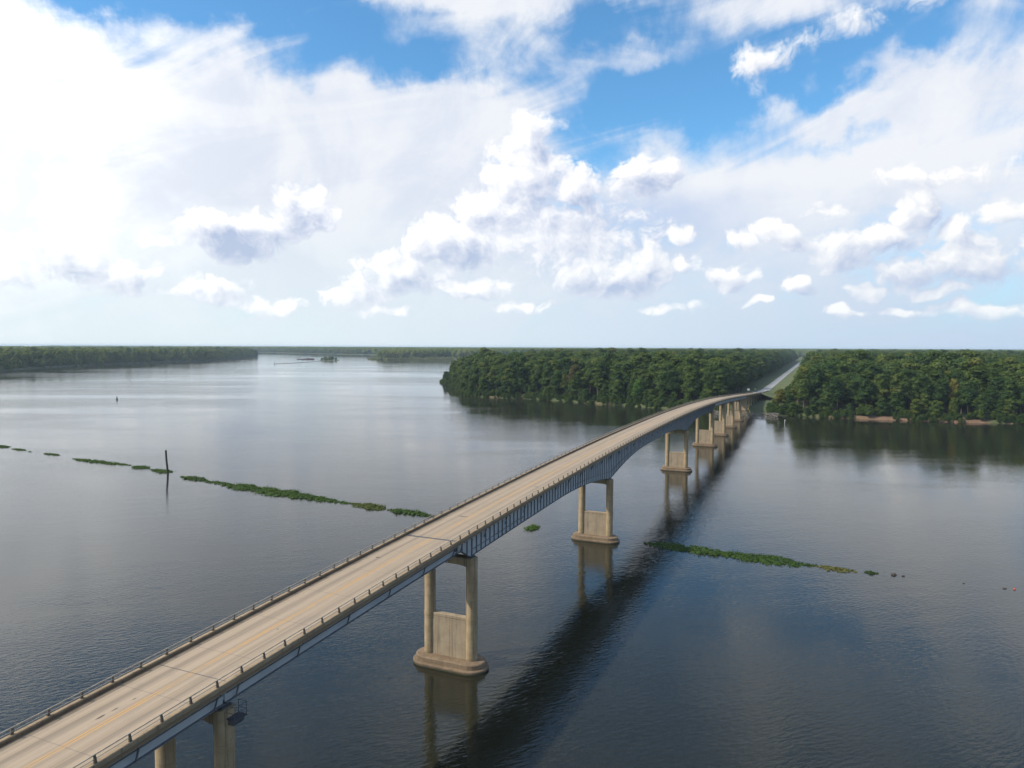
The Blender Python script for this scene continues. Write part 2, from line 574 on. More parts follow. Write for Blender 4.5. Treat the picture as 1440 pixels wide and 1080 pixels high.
def mat_leaf(name, cols, trans=0.34):
    """foliage: hue differs tree by tree and clump by clump"""
    m, b, bs = new_mat(name)
    oi = b.node('ShaderNodeObjectInfo')
    rnd = oi.outputs['Random']
    at = b.node('ShaderNodeAttribute', attribute_name='tone')
    t = b.m('ADD', b.m('MULTIPLY', rnd, 0.62), b.m('MULTIPLY', at.outputs['Fac'], 0.38))
    cr = b.node('ShaderNodeValToRGB')
    e = cr.color_ramp.elements
    while len(e) < len(cols):
        e.new(0.5)
    for i, (p, c) in enumerate(cols):
        e[i].position = p
        e[i].color = (*c, 1)
    b.put(cr.inputs[0], t)
    bs.inputs['Roughness'].default_value = 0.7
    bs.inputs['Specular IOR Level'].default_value = 0.25
    col = cr.outputs[0]
    b.put(bs.inputs['Base Color'], col)
    tr = b.node('ShaderNodeBsdfTranslucent')
    b.put(tr.inputs[0], b.mix(0.5, col, (0.12, 0.17, 0.015)))
    mx = b.node('ShaderNodeMixShader')
    mx.inputs[0].default_value = trans
    b.l.new(bs.outputs[0], mx.inputs[1])
    b.l.new(tr.outputs[0], mx.inputs[2])
    b.l.new(mx.outputs[0], m.node_tree.nodes['Material Output'].inputs[0])
    return m


def mat_ground():
    m, b, bs = new_mat('bank_soil')
    P = obj_co(b)
    x, y, z = b.sep(P)
    n = b.noise(P, 0.05, detail=8, rough=0.6)
    n2 = b.noise(P, 0.9, detail=6, rough=0.6)
    grass = b.mix(b.ramp(n2, 0.3, 0.7), (0.045, 0.060, 0.018), (0.075, 0.090, 0.030))
    clay = b.mix(b.ramp(n2, 0.3, 0.7), (0.105, 0.062, 0.038), (0.19, 0.118, 0.072))
    patch = b.noise(b.v('MULTIPLY', P, (1, 1, 0.2)), 0.035, detail=4, rough=0.6)
    bare = b.m('MULTIPLY', b.ramp(patch, 0.40, 0.52), b.ramp(b.m('ADD', z, n2), 2.9, 2.2))
    # the clay bluff is the outside of the bend; upstream the bank is grown over
    bare = b.m('MULTIPLY', bare, b.m('MULTIPLY', b.ramp(x, 175.0, 230.0), b.ramp(y, 900.0, 700.0)))
    bare = b.m('MAXIMUM', bare, b.m('MULTIPLY', b.ramp(patch, 0.56, 0.62), b.m('MULTIPLY', b.ramp(z, 2.6, 1.6), 0.5)))
    b.put(bs.inputs['Base Color'], b.mix(bare, grass, clay))
    bs.inputs['Roughness'].default_value = 0.95
    bump(b, bs, n2, 0.6, 0.25)
    return m


def mat_grass():
    m, b, bs = new_mat('verge_grass')
    P = obj_co(b)
    n = b.noise(P, 0.10, detail=8, rough=0.65)
    n2 = b.noise(P, 1.3, detail=5)
    c = b.mix(b.ramp(n, 0.35, 0.65), (0.055, 0.085, 0.022), (0.10, 0.125, 0.035))
    c = b.mix(b.m('MULTIPLY', n2, 0.4), c, (0.12, 0.115, 0.05))
    b.put(bs.inputs['Base Color'], c)
    bs.inputs['Roughness'].default_value = 0.95
    bump(b, bs, n2, 0.7, 0.3)
    return m


def mat_water():
    m, b, bs = new_mat('river_water')
    P = obj_co(b)
    # wind-ruffled lanes and slicks
    lane = b.noise(b.v('MULTIPLY', P, (0.0022, 0.0075, 1)), 1.0, detail=5, rough=0.6, dist=0.6)
    lane2 = b.noise(b.v('MULTIPLY', P, (0.012, 0.03, 1)), 1.0, detail=4, rough=0.6, dist=0.8)
    ruf = b.ramp(b.m('ADD', lane, b.m('MULTIPLY_ADD', lane2, 0.4, -0.2)), 0.34, 0.66, 0.18, 0.95)
    # short wind waves, two crossing trains plus chop
    rotn = b.node('ShaderNodeVectorRotate', rotation_type='Z_AXIS')
    b.put(rotn.inputs['Vector'], P)
    rotn.inputs['Angle'].default_value = R(-24)
    Q = rotn.outputs[0]
    w1 = b.noise(b.v('MULTIPLY', Q, (0.75, 1.9, 1)), 1.0, detail=3, rough=0.5, dist=0.3)
    w2 = b.noise(b.v('MULTIPLY', Q, (0.13, 0.30, 1)), 1.0, detail=2, rough=0.5)
    h = b.m('ADD', b.m('MULTIPLY', w1, 0.058), b.m('MULTIPLY', w2, 0.035))
    h = b.m('MULTIPLY', h, ruf)
    bp = bump(b, bs, h, 1.0, 1.0)
    n = b.noise(P, 0.01, detail=4)
    b.put(bs.inputs['Base Color'], b.mix(n, (0.013, 0.0145, 0.009), (0.019, 0.019, 0.012)))
    b.put(bs.inputs['Roughness'], b.ramp(ruf, 0.18, 0.95, 0.02, 0.06, kind='LINEAR'))
    bs.inputs['IOR'].default_value = 1.37
    bs.inputs['Specular Tint'].default_value = (0.74, 0.88, 1.0, 1)
    return m


M = {}
M['deck'] = mat_deck()
M['line'] = mat_line()
M['pier'] = mat_concrete('pier_concrete', (0.255, 0.188, 0.105), (0.360, 0.276, 0.168), (0.115, 0.084, 0.050), 1.25, 1.7)
M['wall'] = mat_concrete('pier_wall_concrete', (0.250, 0.195, 0.128), (0.320, 0.255, 0.175), (0.13, 0.104, 0.074), 1.2)
M['foot'] = mat_concrete('footing_concrete', (0.125, 0.086, 0.052), (0.20, 0.142, 0.090), (0.075, 0.055, 0.035), 1.0, 0.45)
M['parapet'] = mat_concrete('parapet_concrete', (0.23, 0.168, 0.10), (0.32, 0.240, 0.15), (0.11, 0.08, 0.05), 1.0)
M['steel'] = mat_steel('blue_grey_girder_paint', (0.34, 0.36, 0.375), (0.43, 0.445, 0.455), 0.30)
M['steel_dark'] = mat_steel('shade_dark_steel', (0.105, 0.115, 0.13), (0.145, 0.155, 0.17), 0.3)  # darker copy of the girder colour, shade on the stiffeners painted in
M['black_steel'] = mat_plain('bearing_steel', (0.05, 0.052, 0.06), 0.6)
M['rail'] = mat_plain('weathered_aluminium', (0.34, 0.29, 0.22), 0.6, 0.1)
M['post'] = mat_plain('dull_post_metal', (0.10, 0.085, 0.065), 0.7, 0.1)
M['kerb_shade'] = mat_concrete('shade_brown_kerb', (0.085, 0.060, 0.038), (0.13, 0.095, 0.062), (0.05, 0.036, 0.024), 1.0)  # shade of the parapet's inner face put into a dark brown
M['joint'] = mat_plain('joint_seal', (0.075, 0.075, 0.078), 0.7)
M['tar'] = mat_plain('tar_patch', (0.10, 0.085, 0.075), 0.8)
M['soil'] = mat_ground()
M['grass'] = mat_grass()
M['water'] = mat_water()
M['asphalt'] = mat_plain('road_concrete', (0.27, 0.27, 0.275), 0.6, 0, 0.15, 0.3)
M['yellow'] = mat_plain('yellow_paint', (0.55, 0.38, 0.10), 0.7)
M['white'] = mat_plain('white_paint', (0.72, 0.72, 0.70), 0.6, 0, 0.1)
M['red'] = mat_plain('faded_red_paint', (0.40, 0.07, 0.05), 0.5)
M['green'] = mat_plain('buoy_green_paint', (0.03, 0.06, 0.045), 0.5)
M['galv'] = mat_plain('galvanised_steel', (0.42, 0.43, 0.44), 0.4, 0.6, 0.15)
M['timber'] = mat_plain('wet_timber', (0.045, 0.034, 0.026), 0.8, 0, 0.4, 3)
M['bark'] = mat_plain('bark', (0.12, 0.095, 0.07), 0.9, 0, 0.35, 1.2)
M['rock'] = mat_plain('river_rock', (0.13, 0.115, 0.095), 0.9, 0, 0.35, 1.0)
M['rust'] = mat_plain('rusty_hull', (0.12, 0.07, 0.05), 0.8, 0, 0.35, 0.4)
M['leaf'] = mat_leaf('tree_leaves', [(0.0, (0.020, 0.050, 0.013)), (0.35, (0.036, 0.076, 0.015)), (0.66, (0.068, 0.108, 0.018)), (0.86, (0.098, 0.128, 0.020)), (1.0, (0.140, 0.138, 0.028))])
M['leaf_light'] = mat_leaf('brightened_leaves', [(0.0, (0.075, 0.125, 0.022)), (0.4, (0.125, 0.175, 0.030)), (0.75, (0.185, 0.215, 0.036)), (1.0, (0.25, 0.235, 0.048))], 0.46)  # leaf colours brightened to paint in the glow of left-bank and far trees
M['leaf_bright'] = mat_leaf('bright_leaves', [(0.0, (0.045, 0.115, 0.016)), (1.0, (0.085, 0.165, 0.024))])
M['leaf_yellow'] = mat_leaf('yellowing_leaves', [(0.0, (0.10, 0.115, 0.022)), (1.0, (0.19, 0.165, 0.035))])
M['leaf_brown'] = mat_leaf('browning_leaves', [(0.0, (0.085, 0.072, 0.030)), (1.0, (0.14, 0.115, 0.04))])
M['weed'] = mat_leaf('water_weed', [(0.0, (0.020, 0.045, 0.010)), (0.45, (0.045, 0.092, 0.013)), (0.8, (0.085, 0.145, 0.018)), (1.0, (0.13, 0.16, 0.025))])
M['weed_dry'] = mat_leaf('dry_water_weed', [(0.0, (0.045, 0.075, 0.014)), (0.5, (0.09, 0.105, 0.022)), (1.0, (0.18, 0.145, 0.04))])
M['reed'] = mat_leaf('marsh_reed', [(0.0, (0.09, 0.12, 0.03)), (0.6, (0.15, 0.165, 0.04)), (1.0, (0.24, 0.23, 0.06))])

# ------------------------------------------------------------------ setting: plan of the river
AX = Vector((0.39567, 0.91839))             # bridge axis, unit
NX = Vector((0.91839, -0.39567))            # to its right
ORG = Vector((-50.6, 0.0))
BROT = -math.atan2(AX.x, AX.y)


def bp(s, off, z=0.0):
    p = ORG + AX * s + NX * off
    return Vector((p.x, p.y, z))


def bs_of(x, y):
    qx, qy = x - ORG.x, y - ORG.y
    return qx * AX.x + qy * AX.y, qx * NX.x + qy * NX.y


GROUND = 3.2
S_END = 640.0                                # bridge end


def deck_z(s):
    """crest curve of the roadway, then a straight fall, then a sag to the flat road"""
    crest, top, a, s1 = 235.0, 21.3, 1.17e-4, 430.0
    if s < s1:
        return top - a * (s - crest) ** 2
    z1 = top - a * (s1 - crest) ** 2
    g = 2 * a * (s1 - crest)
    z = z1 - g * (s - s1)
    s2, s3, zf = 600.0, 780.0, 3.7
    if s <= s2:
        return z
    za = z1 - g * (s2 - s1)
    if s >= s3:
        return zf
    t = (s - s2) / (s3 - s2)
    h = s3 - s2
    return (2 * t**3 - 3 * t**2 + 1) * za + (t**3 - 2 * t**2 + t) * h * (-g) + (-2 * t**3 + 3 * t**2) * zf


def refine(poly, step, amp, closed_from=None):
    """subdivide a shoreline and roughen it; long far edges stay coarse"""
    out = []
    n = len(poly)
    for i in range(n):
        a, c = Vector(poly[i]), Vector(poly[(i + 1) % n])
        L = (c - a).length
        st = step
        if L > 2500:
            out.append(a)
            continue
        k = max(1, int(L / st))
        d = (c - a).normalized()
        nn = Vector((-d.y, d.x))
        for j in range(k):
            t = j / k
            p = a + (c - a) * t
            w = math.sin(math.pi * t) ** 0.5 if 0 < t < 1 else 0
            o = mnoise.fractal(Vector((p.x / 60, p.y / 60, 3.1)), 1.0, 2.0, 4)
            out.append(p + nn * (o * amp * w))
    return out


SHORE_LEFT = [(-1100, 900), (-900, 1030), (-838, 1150), (-905, 1330), (-918, 1601), (-905, 2097), (-1060, 2973), (-1180, 3250), (-1900, 3900),
              (-4000, 5200), (-15800, 10500), (-15800, 300), (-4000, 600)]
SHORE_RIGHT = [(15800, 300), (2200, 372), (900, 385), (520, 392), (400, 401), (298, 420), (240, 437), (199, 451), (170, 466), (152, 482), (138, 494),
               (110, 515), (84, 540), (42, 580), (8, 612), (-22, 622), (-40, 636), (-50, 690), (-62, 760), (-80, 840), (-88, 905), (-60, 960), (20, 1150), (90, 1600), (60, 2150), (-120, 2400),
               (-271, 2425), (-479, 2372), (-470, 2560), (-520, 3000), (-724, 3622), (-1299, 4219), (-2300, 5600), (-4200, 8000), (-15800, 15800), (15800, 15800)]


def land(name, poly, label):
    P = refine(poly, 9.0, 7.0)
    n = len(P)
    area = sum(P[i].x * P[(i + 1) % n].y - P[(i + 1) % n].x * P[i].y for i in range(n))
    sgn = 1 if area > 0 else -1
    nor = []
    for i in range(n):
        d = (P[(i + 1) % n] - P[i - 1]).normalized()
        nor.append(Vector((-d.y, d.x)) * sgn)
    verts, rings = [], []
    for off, z, jz in ((0, -0.8, 0), (1.2, 0.3, .2), (2.6, 1.25, .4), (8, 2.3, .4), (16, GROUND, .1)):
        r = []
        for i in range(n):
            p = P[i] + nor[i] * off
            q = mnoise.noise(Vector((p.x / 14, p.y / 14, 0.0))) * jz
            verts.append((p.x, p.y, z + q))
            r.append(len(verts) - 1)
        rings.append(r)
    faces = []
    for k in range(len(rings) - 1):
        for i in range(n):
            j = (i + 1) % n
            f = (rings[k][i], rings[k][j], rings[k + 1][j], rings[k + 1][i])
            faces.append(f if sgn > 0 else tuple(reversed(f)))
    inner = [Vector(verts[i]) for i in rings[-1]]
    for t in tessellate_polygon([inner]):
        faces.append(tuple(rings[-1][i] for i in t))
    me = bpy.data.meshes.new(name)
    me.from_pydata(verts, [], faces)
    me.materials.append(M['soil'])
    bm = bmesh.new(); bm.from_mesh(me); bmesh.ops.recalc_face_normals(bm, faces=bm.faces)
    top = [f for f in bm.faces if abs(f.normal.z) > 0.9]
    if top and sum(f.normal.z for f in top) < 0:
        bmesh.ops.reverse_faces(bm, faces=bm.faces)
    bm.to_mesh(me); bm.free()
    o = link(name, me)
    tag(o, label, 'river bank', kind='structure')
    return np.array([(p.x, p.y) for p in P])


shore_l = land('bank_left', SHORE_LEFT, 'low wooded bank across the wide river')
shore_r = land('bank_right', SHORE_RIGHT, 'wooded bank where the bridge lands, with bare red clay edges')

# river: one sheet, finer near the bridge only because it is flat
wb = MB()
wb.add([(-16000, -2000, 0), (16000, -2000, 0), (16000, 16000, 0), (-16000, 16000, 0)], [(0, 1, 2, 3)])
river = wb.build('river_water', M['water'])
tag(river, 'broad calm river with wind ripples', 'river', kind='structure')

# ------------------------------------------------------------------ road beyond the bridge
def strip(offs_z, ss, zf=deck_z):
    """surface swept along the axis; offs_z: list of (offset, fn(s)->z)"""
    mb = MB()
    secs = [[tuple(bp(s, o, zfun(s))) for o, zfun in offs_z] for s in ss]
    mb.sweep(secs, closed=False)
    mb.f = [tuple(reversed(f)) for f in mb.f]
    return mb


road_s = [S_END + 6 * i for i in range(30)] + [830 + 40 * i for i in range(60)] + [3300, 4200]
emb = strip([(-34, lambda s: GROUND - 0.3), (-26, lambda s: GROUND + 0.12), (-5.2 - 7, lambda s: max(GROUND + .14, min(deck_z(s) - 2.6, GROUND + 2.5))), (-5.4, lambda s: deck_z(s) - 0.15), (5.4, lambda s: deck_z(s) - 0.15),
             (5.2 + 7, lambda s: max(GROUND + .14, min(deck_z(s) - 2.6, GROUND + 2.5))), (36, lambda s: GROUND + 0.12), (42, lambda s: GROUND - 0.3)], [612, 622, 632] + road_s)
# spill slope under the last span
emb.add([bp(612, -30, 2.9), bp(612, -12, 4.0), bp(612, -5, 5.6), bp(612, 5, 5.6), bp(612, 12, 4.0), bp(612, 30, 2.9)], [])
emb_o = emb.build('road_embankment', M['grass'])
tag(emb_o, 'mown grass embankment carrying the road away from the bridge', 'embankment', kind='structure')

road = strip([(-3.8, lambda s: deck_z(s)), (3.8, lambda s: deck_z(s))], road_s).build('road', M['asphalt'])
tag(road, 'pale straight two lane road running into the forest', 'road', kind='structure')
for nm, o, w, mt, dz in (('centre_line', -0.12, 0.13, 'yellow', .006), ('centre_line', 0.24, 0.13, 'yellow', .006), ('edge_line', -3.3, 0.14, 'white', .006), ('edge_line', 3.3, 0.14, 'white', .006)):
    strip([(o - w / 2, lambda s: deck_z(s) + dz), (o + w / 2, lambda s: deck_z(s) + dz)], road_s[:70]).build(nm, M[mt], road)

# ------------------------------------------------------------------ the bridge
PIERS = [17.5, 62.0, 106.5, 177.0, 279.0, 349.0, 392.0, 432.0, 471.0, 510.0]
BENTS = [531.7, 553.3, 575.0, 596.7, 618.3]
S0 = -22.0
P1, P2, P3, P4 = PIERS[2], PIERS[3], PIERS[4], PIERS[5]
GOFF = 3.3                                   # girder offset from the axis
bridge = empty('road_bridge', (ORG.x, ORG.y, 0), BROT)
tag(bridge, 'long two lane girder bridge on paired concrete columns crossing the river', 'bridge')


def frange(a, b, st):
    n = max(1, round((b - a) / st))
    return [a + (b - a) * i / n for i in range(n + 1)]


def lsweep(sec, ss, dz=0.0):
    """closed section [(off, z)] swept along the deck in bridge coordinates"""
    mb = MB()
    mb.sweep([[(o, s, deck_z(s) + z + dz) for o, z in sec] for s in ss])
    return mb


deck_ss = frange(S0, S_END, 4.0)
deck = lsweep([(-4.4, 0), (-4.4, -0.24), (-3.6, -0.26), (3.6, -0.26), (4.4, -0.24), (4.4, 0)], deck_ss).build('road_deck', M['deck'], bridge)
for o in (-0.13, 0.13):
    lsweep([(o - .06, .002), (o - .06, .006), (o + .06, .006), (o + .06, .002)], deck_ss).build('centre_line', M['line'], deck)
for s in (P1 - 5.2, P4 + 5.2):
    MB().box((-3.89, s - 0.24, deck_z(s) - .05), (3.89, s + 0.24, deck_z(s) + .012)).build('expansion_joint', M['joint'], deck)
for s in (17.5, 62.0, 392.0, 432.0, 471.0, 510.0):
    MB().box((-3.89, s - 0.04, deck_z(s) - .05), (3.89, s + 0.04, deck_z(s) + .006)).build('expansion_joint', M['joint'], deck)


def blotch(o, s, ro, rs, seed):
    rr = random.Random(seed)
    pts = []
    for i in range(14):
        a = 2 * math.pi * i / 14
        k = 0.65 + 0.5 * rr.random()
        pts.append((o + ro * k * math.cos(a), s + rs * k * math.sin(a), 0))
    pts = [(x, y, deck_z(y) + 0.008) for x, y, _ in pts]
    return MB().add(pts, [tuple(range(14))])


for i, (o, s, ro, rs) in enumerate([(-1.0, 54.6, .10, .42), (-.95, 55.7, .07, .3), (-.9, 57.3, .05, .2), (0.7, 71.2, .1, .12), (-1.0, 112.5, .9, .22), (1.6, 135.0, .5, .16), (-2.2, 92.0, .35, .2)]):
    blotch(o, s, ro, rs, i).build('tar_patch', M['tar'], deck)

# parapets with two-pipe rails
PH = 0.32
POST_ST = 2.55
posts = frange(S0 + 1, S_END - 1, POST_ST)
post_mb = MB()
post_mb.box((-0.09, -0.11, 0.0), (0.09, 0.11, 0.03))
post_mb.rings([[(-.055, -.10, .03), (.075, -.10, .03), (.075, .10, .03), (-.055, .10, .03)],
               [(-.075, -.085, .30), (.03, -.085, .30), (.03, .085, .30), (-.075, .085, .30)],
               [(-.10, -.07, .52), (-.02, -.07, .52), (-.02, .07, .52), (-.10, .07, .52)]])
post_r = post_mb.mesh('rail_post', M['post'])
for side in (-1, 1):
    o0, o1 = side * 4.0, side * 4.38
    sec = [(o0, 0.0), (o0, PH - .04), (side * 4.04, PH), (side * 4.34, PH), (o1, PH - .04), (o1, -.34), (side * 4.30, -.36), (side * 4.30, -.01)]
    if side > 0:
        sec = list(reversed(sec))
    sec = [(o, z + 0.003) for o, z in sec]
    par = lsweep(sec, deck_ss).build('parapet', M['parapet'], bridge)
    for zz, r in ((PH + .52, .045), (PH + .24, .03)):
        ring = [(side * 4.19 - side * .06 + r * math.cos(t), zz + r * math.sin(t)) for t in [math.pi * 2 * i / 6 for i in range(6)]]
        lsweep(ring, deck_ss).build('rail', M['rail'], par)
    kerb_shade = [(side * 3.90, .002), (side * 3.93, PH - .10), (side * 3.998, PH - .09), (side * 3.998, .002)]  # dark strip added along the inner face to carry its shade
    lsweep(kerb_shade if side > 0 else kerb_shade[::-1], deck_ss).build('kerb_shade', M['kerb_shade'], par)
    rest = MB()
    cnt = 0
    for s in posts:
        z = deck_z(s) + PH
        if s > 30 and cnt < 110:
            o = link('rail_post', post_r, par, (side * 4.2, s, z), (0, 0, 0 if side > 0 else math.pi))
            cnt += 1
        else:
            k = side
            rest.add([(side * 4.2 + x * k, s + y * k, z + q) for x, y, q in post_mb.v], post_mb.f)
    ro = rest.build('rail_post', M['post'], par)
    ro['kind'] = 'stuff'


# girders
HINGE = 4.9                                  # the deep girders reach this far past the end piers


def depth(s):
    """web depth below the deck slab"""
    if s < P1 - HINGE or s > P4 + HINGE:
        return 1.55
    base = 3.1
    dd = base
    for p in (P2, P3):
        q = max(0.0, abs(s - p) - 0.9)
        if q < 36:
            dd = base + 2.75 * (1 - q / 36) ** 2.1
    # cut-away arm beyond the end piers
    for p, sg in ((P1, 1), (P4, -1)):
        h = (s - p) * sg
        if h < -0.9:
            dd = float(np.interp(h, [-4.9, -3.4, -0.9], [1.5, 1.62, base]))
    return dd


def girder_mesh(off, ss):
    web, bot = MB(), MB()
    top, t = -0.26, 0.03
    secs, fl, tf = [], [], []
    for s in ss:
        z0 = deck_z(s) + top
        z1 = z0 - depth(s)
        secs.append([(off - t, s, z0), (off - t, s, z1), (off + t, s, z1), (off + t, s, z0)])
        fl.append([(off - .26, s, z1 + .002), (off - .26, s, z1 - .06), (off + .26, s, z1 - .06), (off + .26, s, z1 + .002)])
        tf.append([(off - .20, s, z0 - .002), (off - .20, s, z0 - .05), (off + .20, s, z0 - .05), (off + .20, s, z0 - .002)])
    web.sweep(secs)
    bot.sweep(fl)
    topf = MB(); topf.sweep(tf)
    return web, bot, topf


spans = []
allp = [S0] + PIERS
for a, c in zip(allp[:-1], allp[1:]):
    if a >= P1 - .1 and c <= P4 + .1:
        continue
    a2 = a + (HINGE + .12 if abs(a - P4) < .1 else 0.12)
    c2 = c - (HINGE + .12 if abs(c - P1) < .1 else 0.12)
    spans.append((a2, c2, 'plain'))
spans.append((P1 - HINGE + .05, P4 + HINGE - .05, 'deep'))
unit = MB().box((-0.5, -0.5, 0), (0.5, 0.5, 1.0))
stiff_me = unit.mesh('stiffener', M['steel_dark'])
for (a, c, kind) in spans:
    for side in (-1, 1):
        off = side * GOFF
        ss = frange(a, c, 2.0 if kind == 'plain' else 1.4)
        if kind == 'deep':
            ss = sorted(set(ss + [P1 - .9, P4 + .9, P1 - 3.4, P4 + 3.4]))
            for hs_ in (P1 - HINGE, P4 + HINGE):
                MB().box((off - .14, hs_ - .35, deck_z(hs_) - 1.45), (off + .14, hs_ + .35, deck_z(hs_) - .95)).build('hinge', M['black_steel'], bridge)
        web, bot, topf = girder_mesh(off, ss)
        g = web.build('girder', M['steel'], bridge)
        bot.build('bottom_flange', M['steel_dark'], g)
        topf.build('top_flange', M['steel'], g)
        if kind == 'deep':
            st = frange(a + 0.25, c - 0.25, 1.46)
            far = MB()
            for s in st:
                d = depth(s)
                z1 = deck_z(s) - .31 - d + .06
                w = 0.055
                if min(abs(s - p) for p in (P1, P2, P3, P4)) < 0.75:
                    w = 0.12
                if side > 0:
                    link('stiffener', stiff_me, g, (off + .03 + .085, s, z1), None, (.17, w, d - .07))
                far_off = off - side * .115 if side > 0 else off + side * .115
                far.box((far_off - .085, s - w / 2, z1), (far_off + .085, s + w / 2, z1 + d - .07))
            q = far.build('stiffener_row', M['steel_dark'], g)
            q['kind'] = 'stuff'
            # long stiffener low on the web by the supports
            for (l0, l1) in ((P1 + .3, P1 + 19), (P2 - 26, P2 + 26), (P3 - 26, P3 + 26), (P4 - 19, P4 - .3)):
                mb = MB()
                mb.sweep([[(off + side * (.03 + x), s, deck_z(s) - .26 - depth(s) * .76 + zz) for x, zz in ((0, 0), (0, .05), (.13, .05), (.13, 0))][::side] for s in frange(l0, l1, 1.4)])
                mb.build('web_stiffener', M['steel_dark'], g)
        else:
            # service pipe hung along the web, and the sway brackets
            ring = [(off + side * .24 + .05 * math.cos(t), -1.02 + .05 * math.sin(t)) for t in [math.pi * 2 * i / 6 for i in range(6)]]
            if a < 300:
                lsweep(ring, ss).build('pipe', M['steel_dark'], g)
        # overhang brackets
        for s in frange(a + 1.0, c - 1.0, 7.2 if kind == 'plain' else 7.3):
            zt = deck_z(s) - .27
            dd = min(depth(s), 1.62)
            mb = MB()
            x0, x1 = off + side * .04, off + side * .98
            xb = off + side * .42
            mb.add([(xb + side * .12, s - .05, zt - .25), (xb + side * .12, s + .05, zt - .25), (xb + side * .24, s + .05, zt - .25), (xb + side * .24, s - .05, zt - .25),
                    (off + side * .14, s - .05, zt - dd), (off + side * .14, s + .05, zt - dd), (off + side * .26, s + .05, zt - dd), (off + side * .26, s - .05, zt - dd)],
                   [(0, 1, 2, 3), (7, 6, 5, 4), (0, 4, 5, 1), (1, 5, 6, 2), (2, 6, 7, 3), (3, 7, 4, 0)])
            mb.box((min(x0, x1), s - .06, zt - .27), (max(x0, x1), s + .06, zt - .003))
            mb.build('bracket', M['steel_dark'], g)
    if kind == 'deep':
        for s in frange(a + 9, c - 9, 17.5):
            d = depth(s)
            zt = deck_z(s) - .33
            MB().box((GOFF + .03, s - .33, zt - d + .20), (GOFF + .055, s + .33, zt - .06)).build('splice_plate', M['steel'], bridge)
    # floor beams and lateral bracing between the two girders
    for s in frange(a + 1.0, c - 1.0, 7.2 if kind == 'plain' else 7.3):
        zt = deck_z(s) - .30
        h = 0.9
        MB().box((-GOFF + .04, s - .04, zt - h), (GOFF - .04, s + .04, zt)).box((-GOFF + .04, s - .16, zt - h - .04), (GOFF - .04, s + .16, zt - h)).build('floor_beam', M['steel'], bridge)
    for o in (-1.1, 1.1):
        lsweep([(o - .12, -.262), (o - .12, -.66), (o + .12, -.66), (o + .12, -.262)], frange(a + .1, c - .1, 6)).build('stringer', M['steel'], bridge)


def stadium(L, Wd, z, n=14):
    """rounded-end outline, long side across the bridge"""
    r = Wd / 2
    h = L / 2 - r
    pts = []
    for i in range(n + 1):
        a = -math.pi / 2 + math.pi * i / n
        pts.append((h + r * math.cos(a), r * math.sin(a), z))
    for i in range(n + 1):
        a = math.pi / 2 + math.pi * i / n
        pts.append((-h + r * math.cos(a), r * math.sin(a), z))
    return pts


def build_pier(s, idx):
    pr = empty('pier')
    pr.parent = bridge
    pr.location = (0, s, 0)
    zg = deck_z(s) - .26
    dmax = max(depth(s - 0.5), depth(s + 0.5), depth(s))
    ztop = zg - dmax - 0.06 - 0.30            # top of the cap
    r = 0.80
    fz = 1.25
    wet = s < 480
    base = -2.5
    # footing
    if wet:
        L, Wd = 10.9, 4.3
        f1 = MB().rings([stadium(L + .5, Wd + .5, base), stadium(L + .5, Wd + .5, .40), stadium(L + .36, Wd + .36, .50), stadium(L - .2, Wd - .2, .52)])
        fo = f1.build('footing', M['foot'], pr)
        f2 = MB().rings([stadium(L - .35, Wd - .35, .45), stadium(L - .35, Wd - .35, fz - .12), stadium(L - .6, Wd - .6, fz), stadium(L - 2.2, Wd - 2.2, fz + .03)])
        f2.build('upper_step', M['foot'], fo)
    else:
        fz = GROUND
        fo = MB().bbox((-5, -1.4, 1.2), (5, 1.4, GROUND + .5), .08).build('footing', M['foot'], pr)
        fz = GROUND + .4
    hw = fz + (ztop - fz) * 0.41
    if s > 500:
        hw = ztop - 1.0
    for sd_ in (-1, 1):
        co = MB()
        zc = hw + .1
        co.lathe([(r, fz - .3), (r, ztop)], 28)
        co.lathe([(r + .05, zc - .48), (r + .05, zc)], 28)
        co.lathe([(r + .035, ztop - 1.22), (r + .035, ztop - .02)], 28)
        co.build('column', M['pier'], pr, (sd_ * GOFF, 0, 0))
        # bearings
        bz = MB()
        if True:
            bz.bbox((-.30, -.55, ztop), (.30, .55, ztop + .14), .02)
            bz.bbox((-.22, -.42, ztop + .14), (.22, .42, ztop + .302), .03)
        bz.build('bearing', M['black_steel'], pr, (sd_ * GOFF, 0, 0))
    # cap between the columns, soffit rising to the middle
    xs = [(-GOFF + .5) + (2 * GOFF - 1.0) * i / 10 for i in range(11)]
    cap = MB()
    secs = []
    for x in xs:
        t = abs(x) / (GOFF - .5)
        zs = ztop - 1.05 - .22 * max(0, (t - .55) / .45) ** 1.5
        secs.append([(x, -.70, ztop - .04), (x, -.70, zs), (x, .70, zs), (x, .70, ztop - .04)])
    cap.sweep(secs)
    cap.build('cap_beam', M['pier'], pr)
    # curtain wall between the columns
    wl = MB()
    wl.bbox((-GOFF + .45, -.42, fz - .3), (GOFF - .45, .42, hw), .05)
    wo = wl.build('curtain_wall', M['wall'], pr)
    if abs(s - P1) < 90:
        MB().box((-GOFF + .7, -.44, hw - .42), (GOFF - .7, .44, hw - .37)).build('pour_joint', M['foot'], wo)
        MB().box((-.02, -.428, fz), (.02, -.415, hw - .45)).build('crack_line', M['foot'], wo)
    return pr


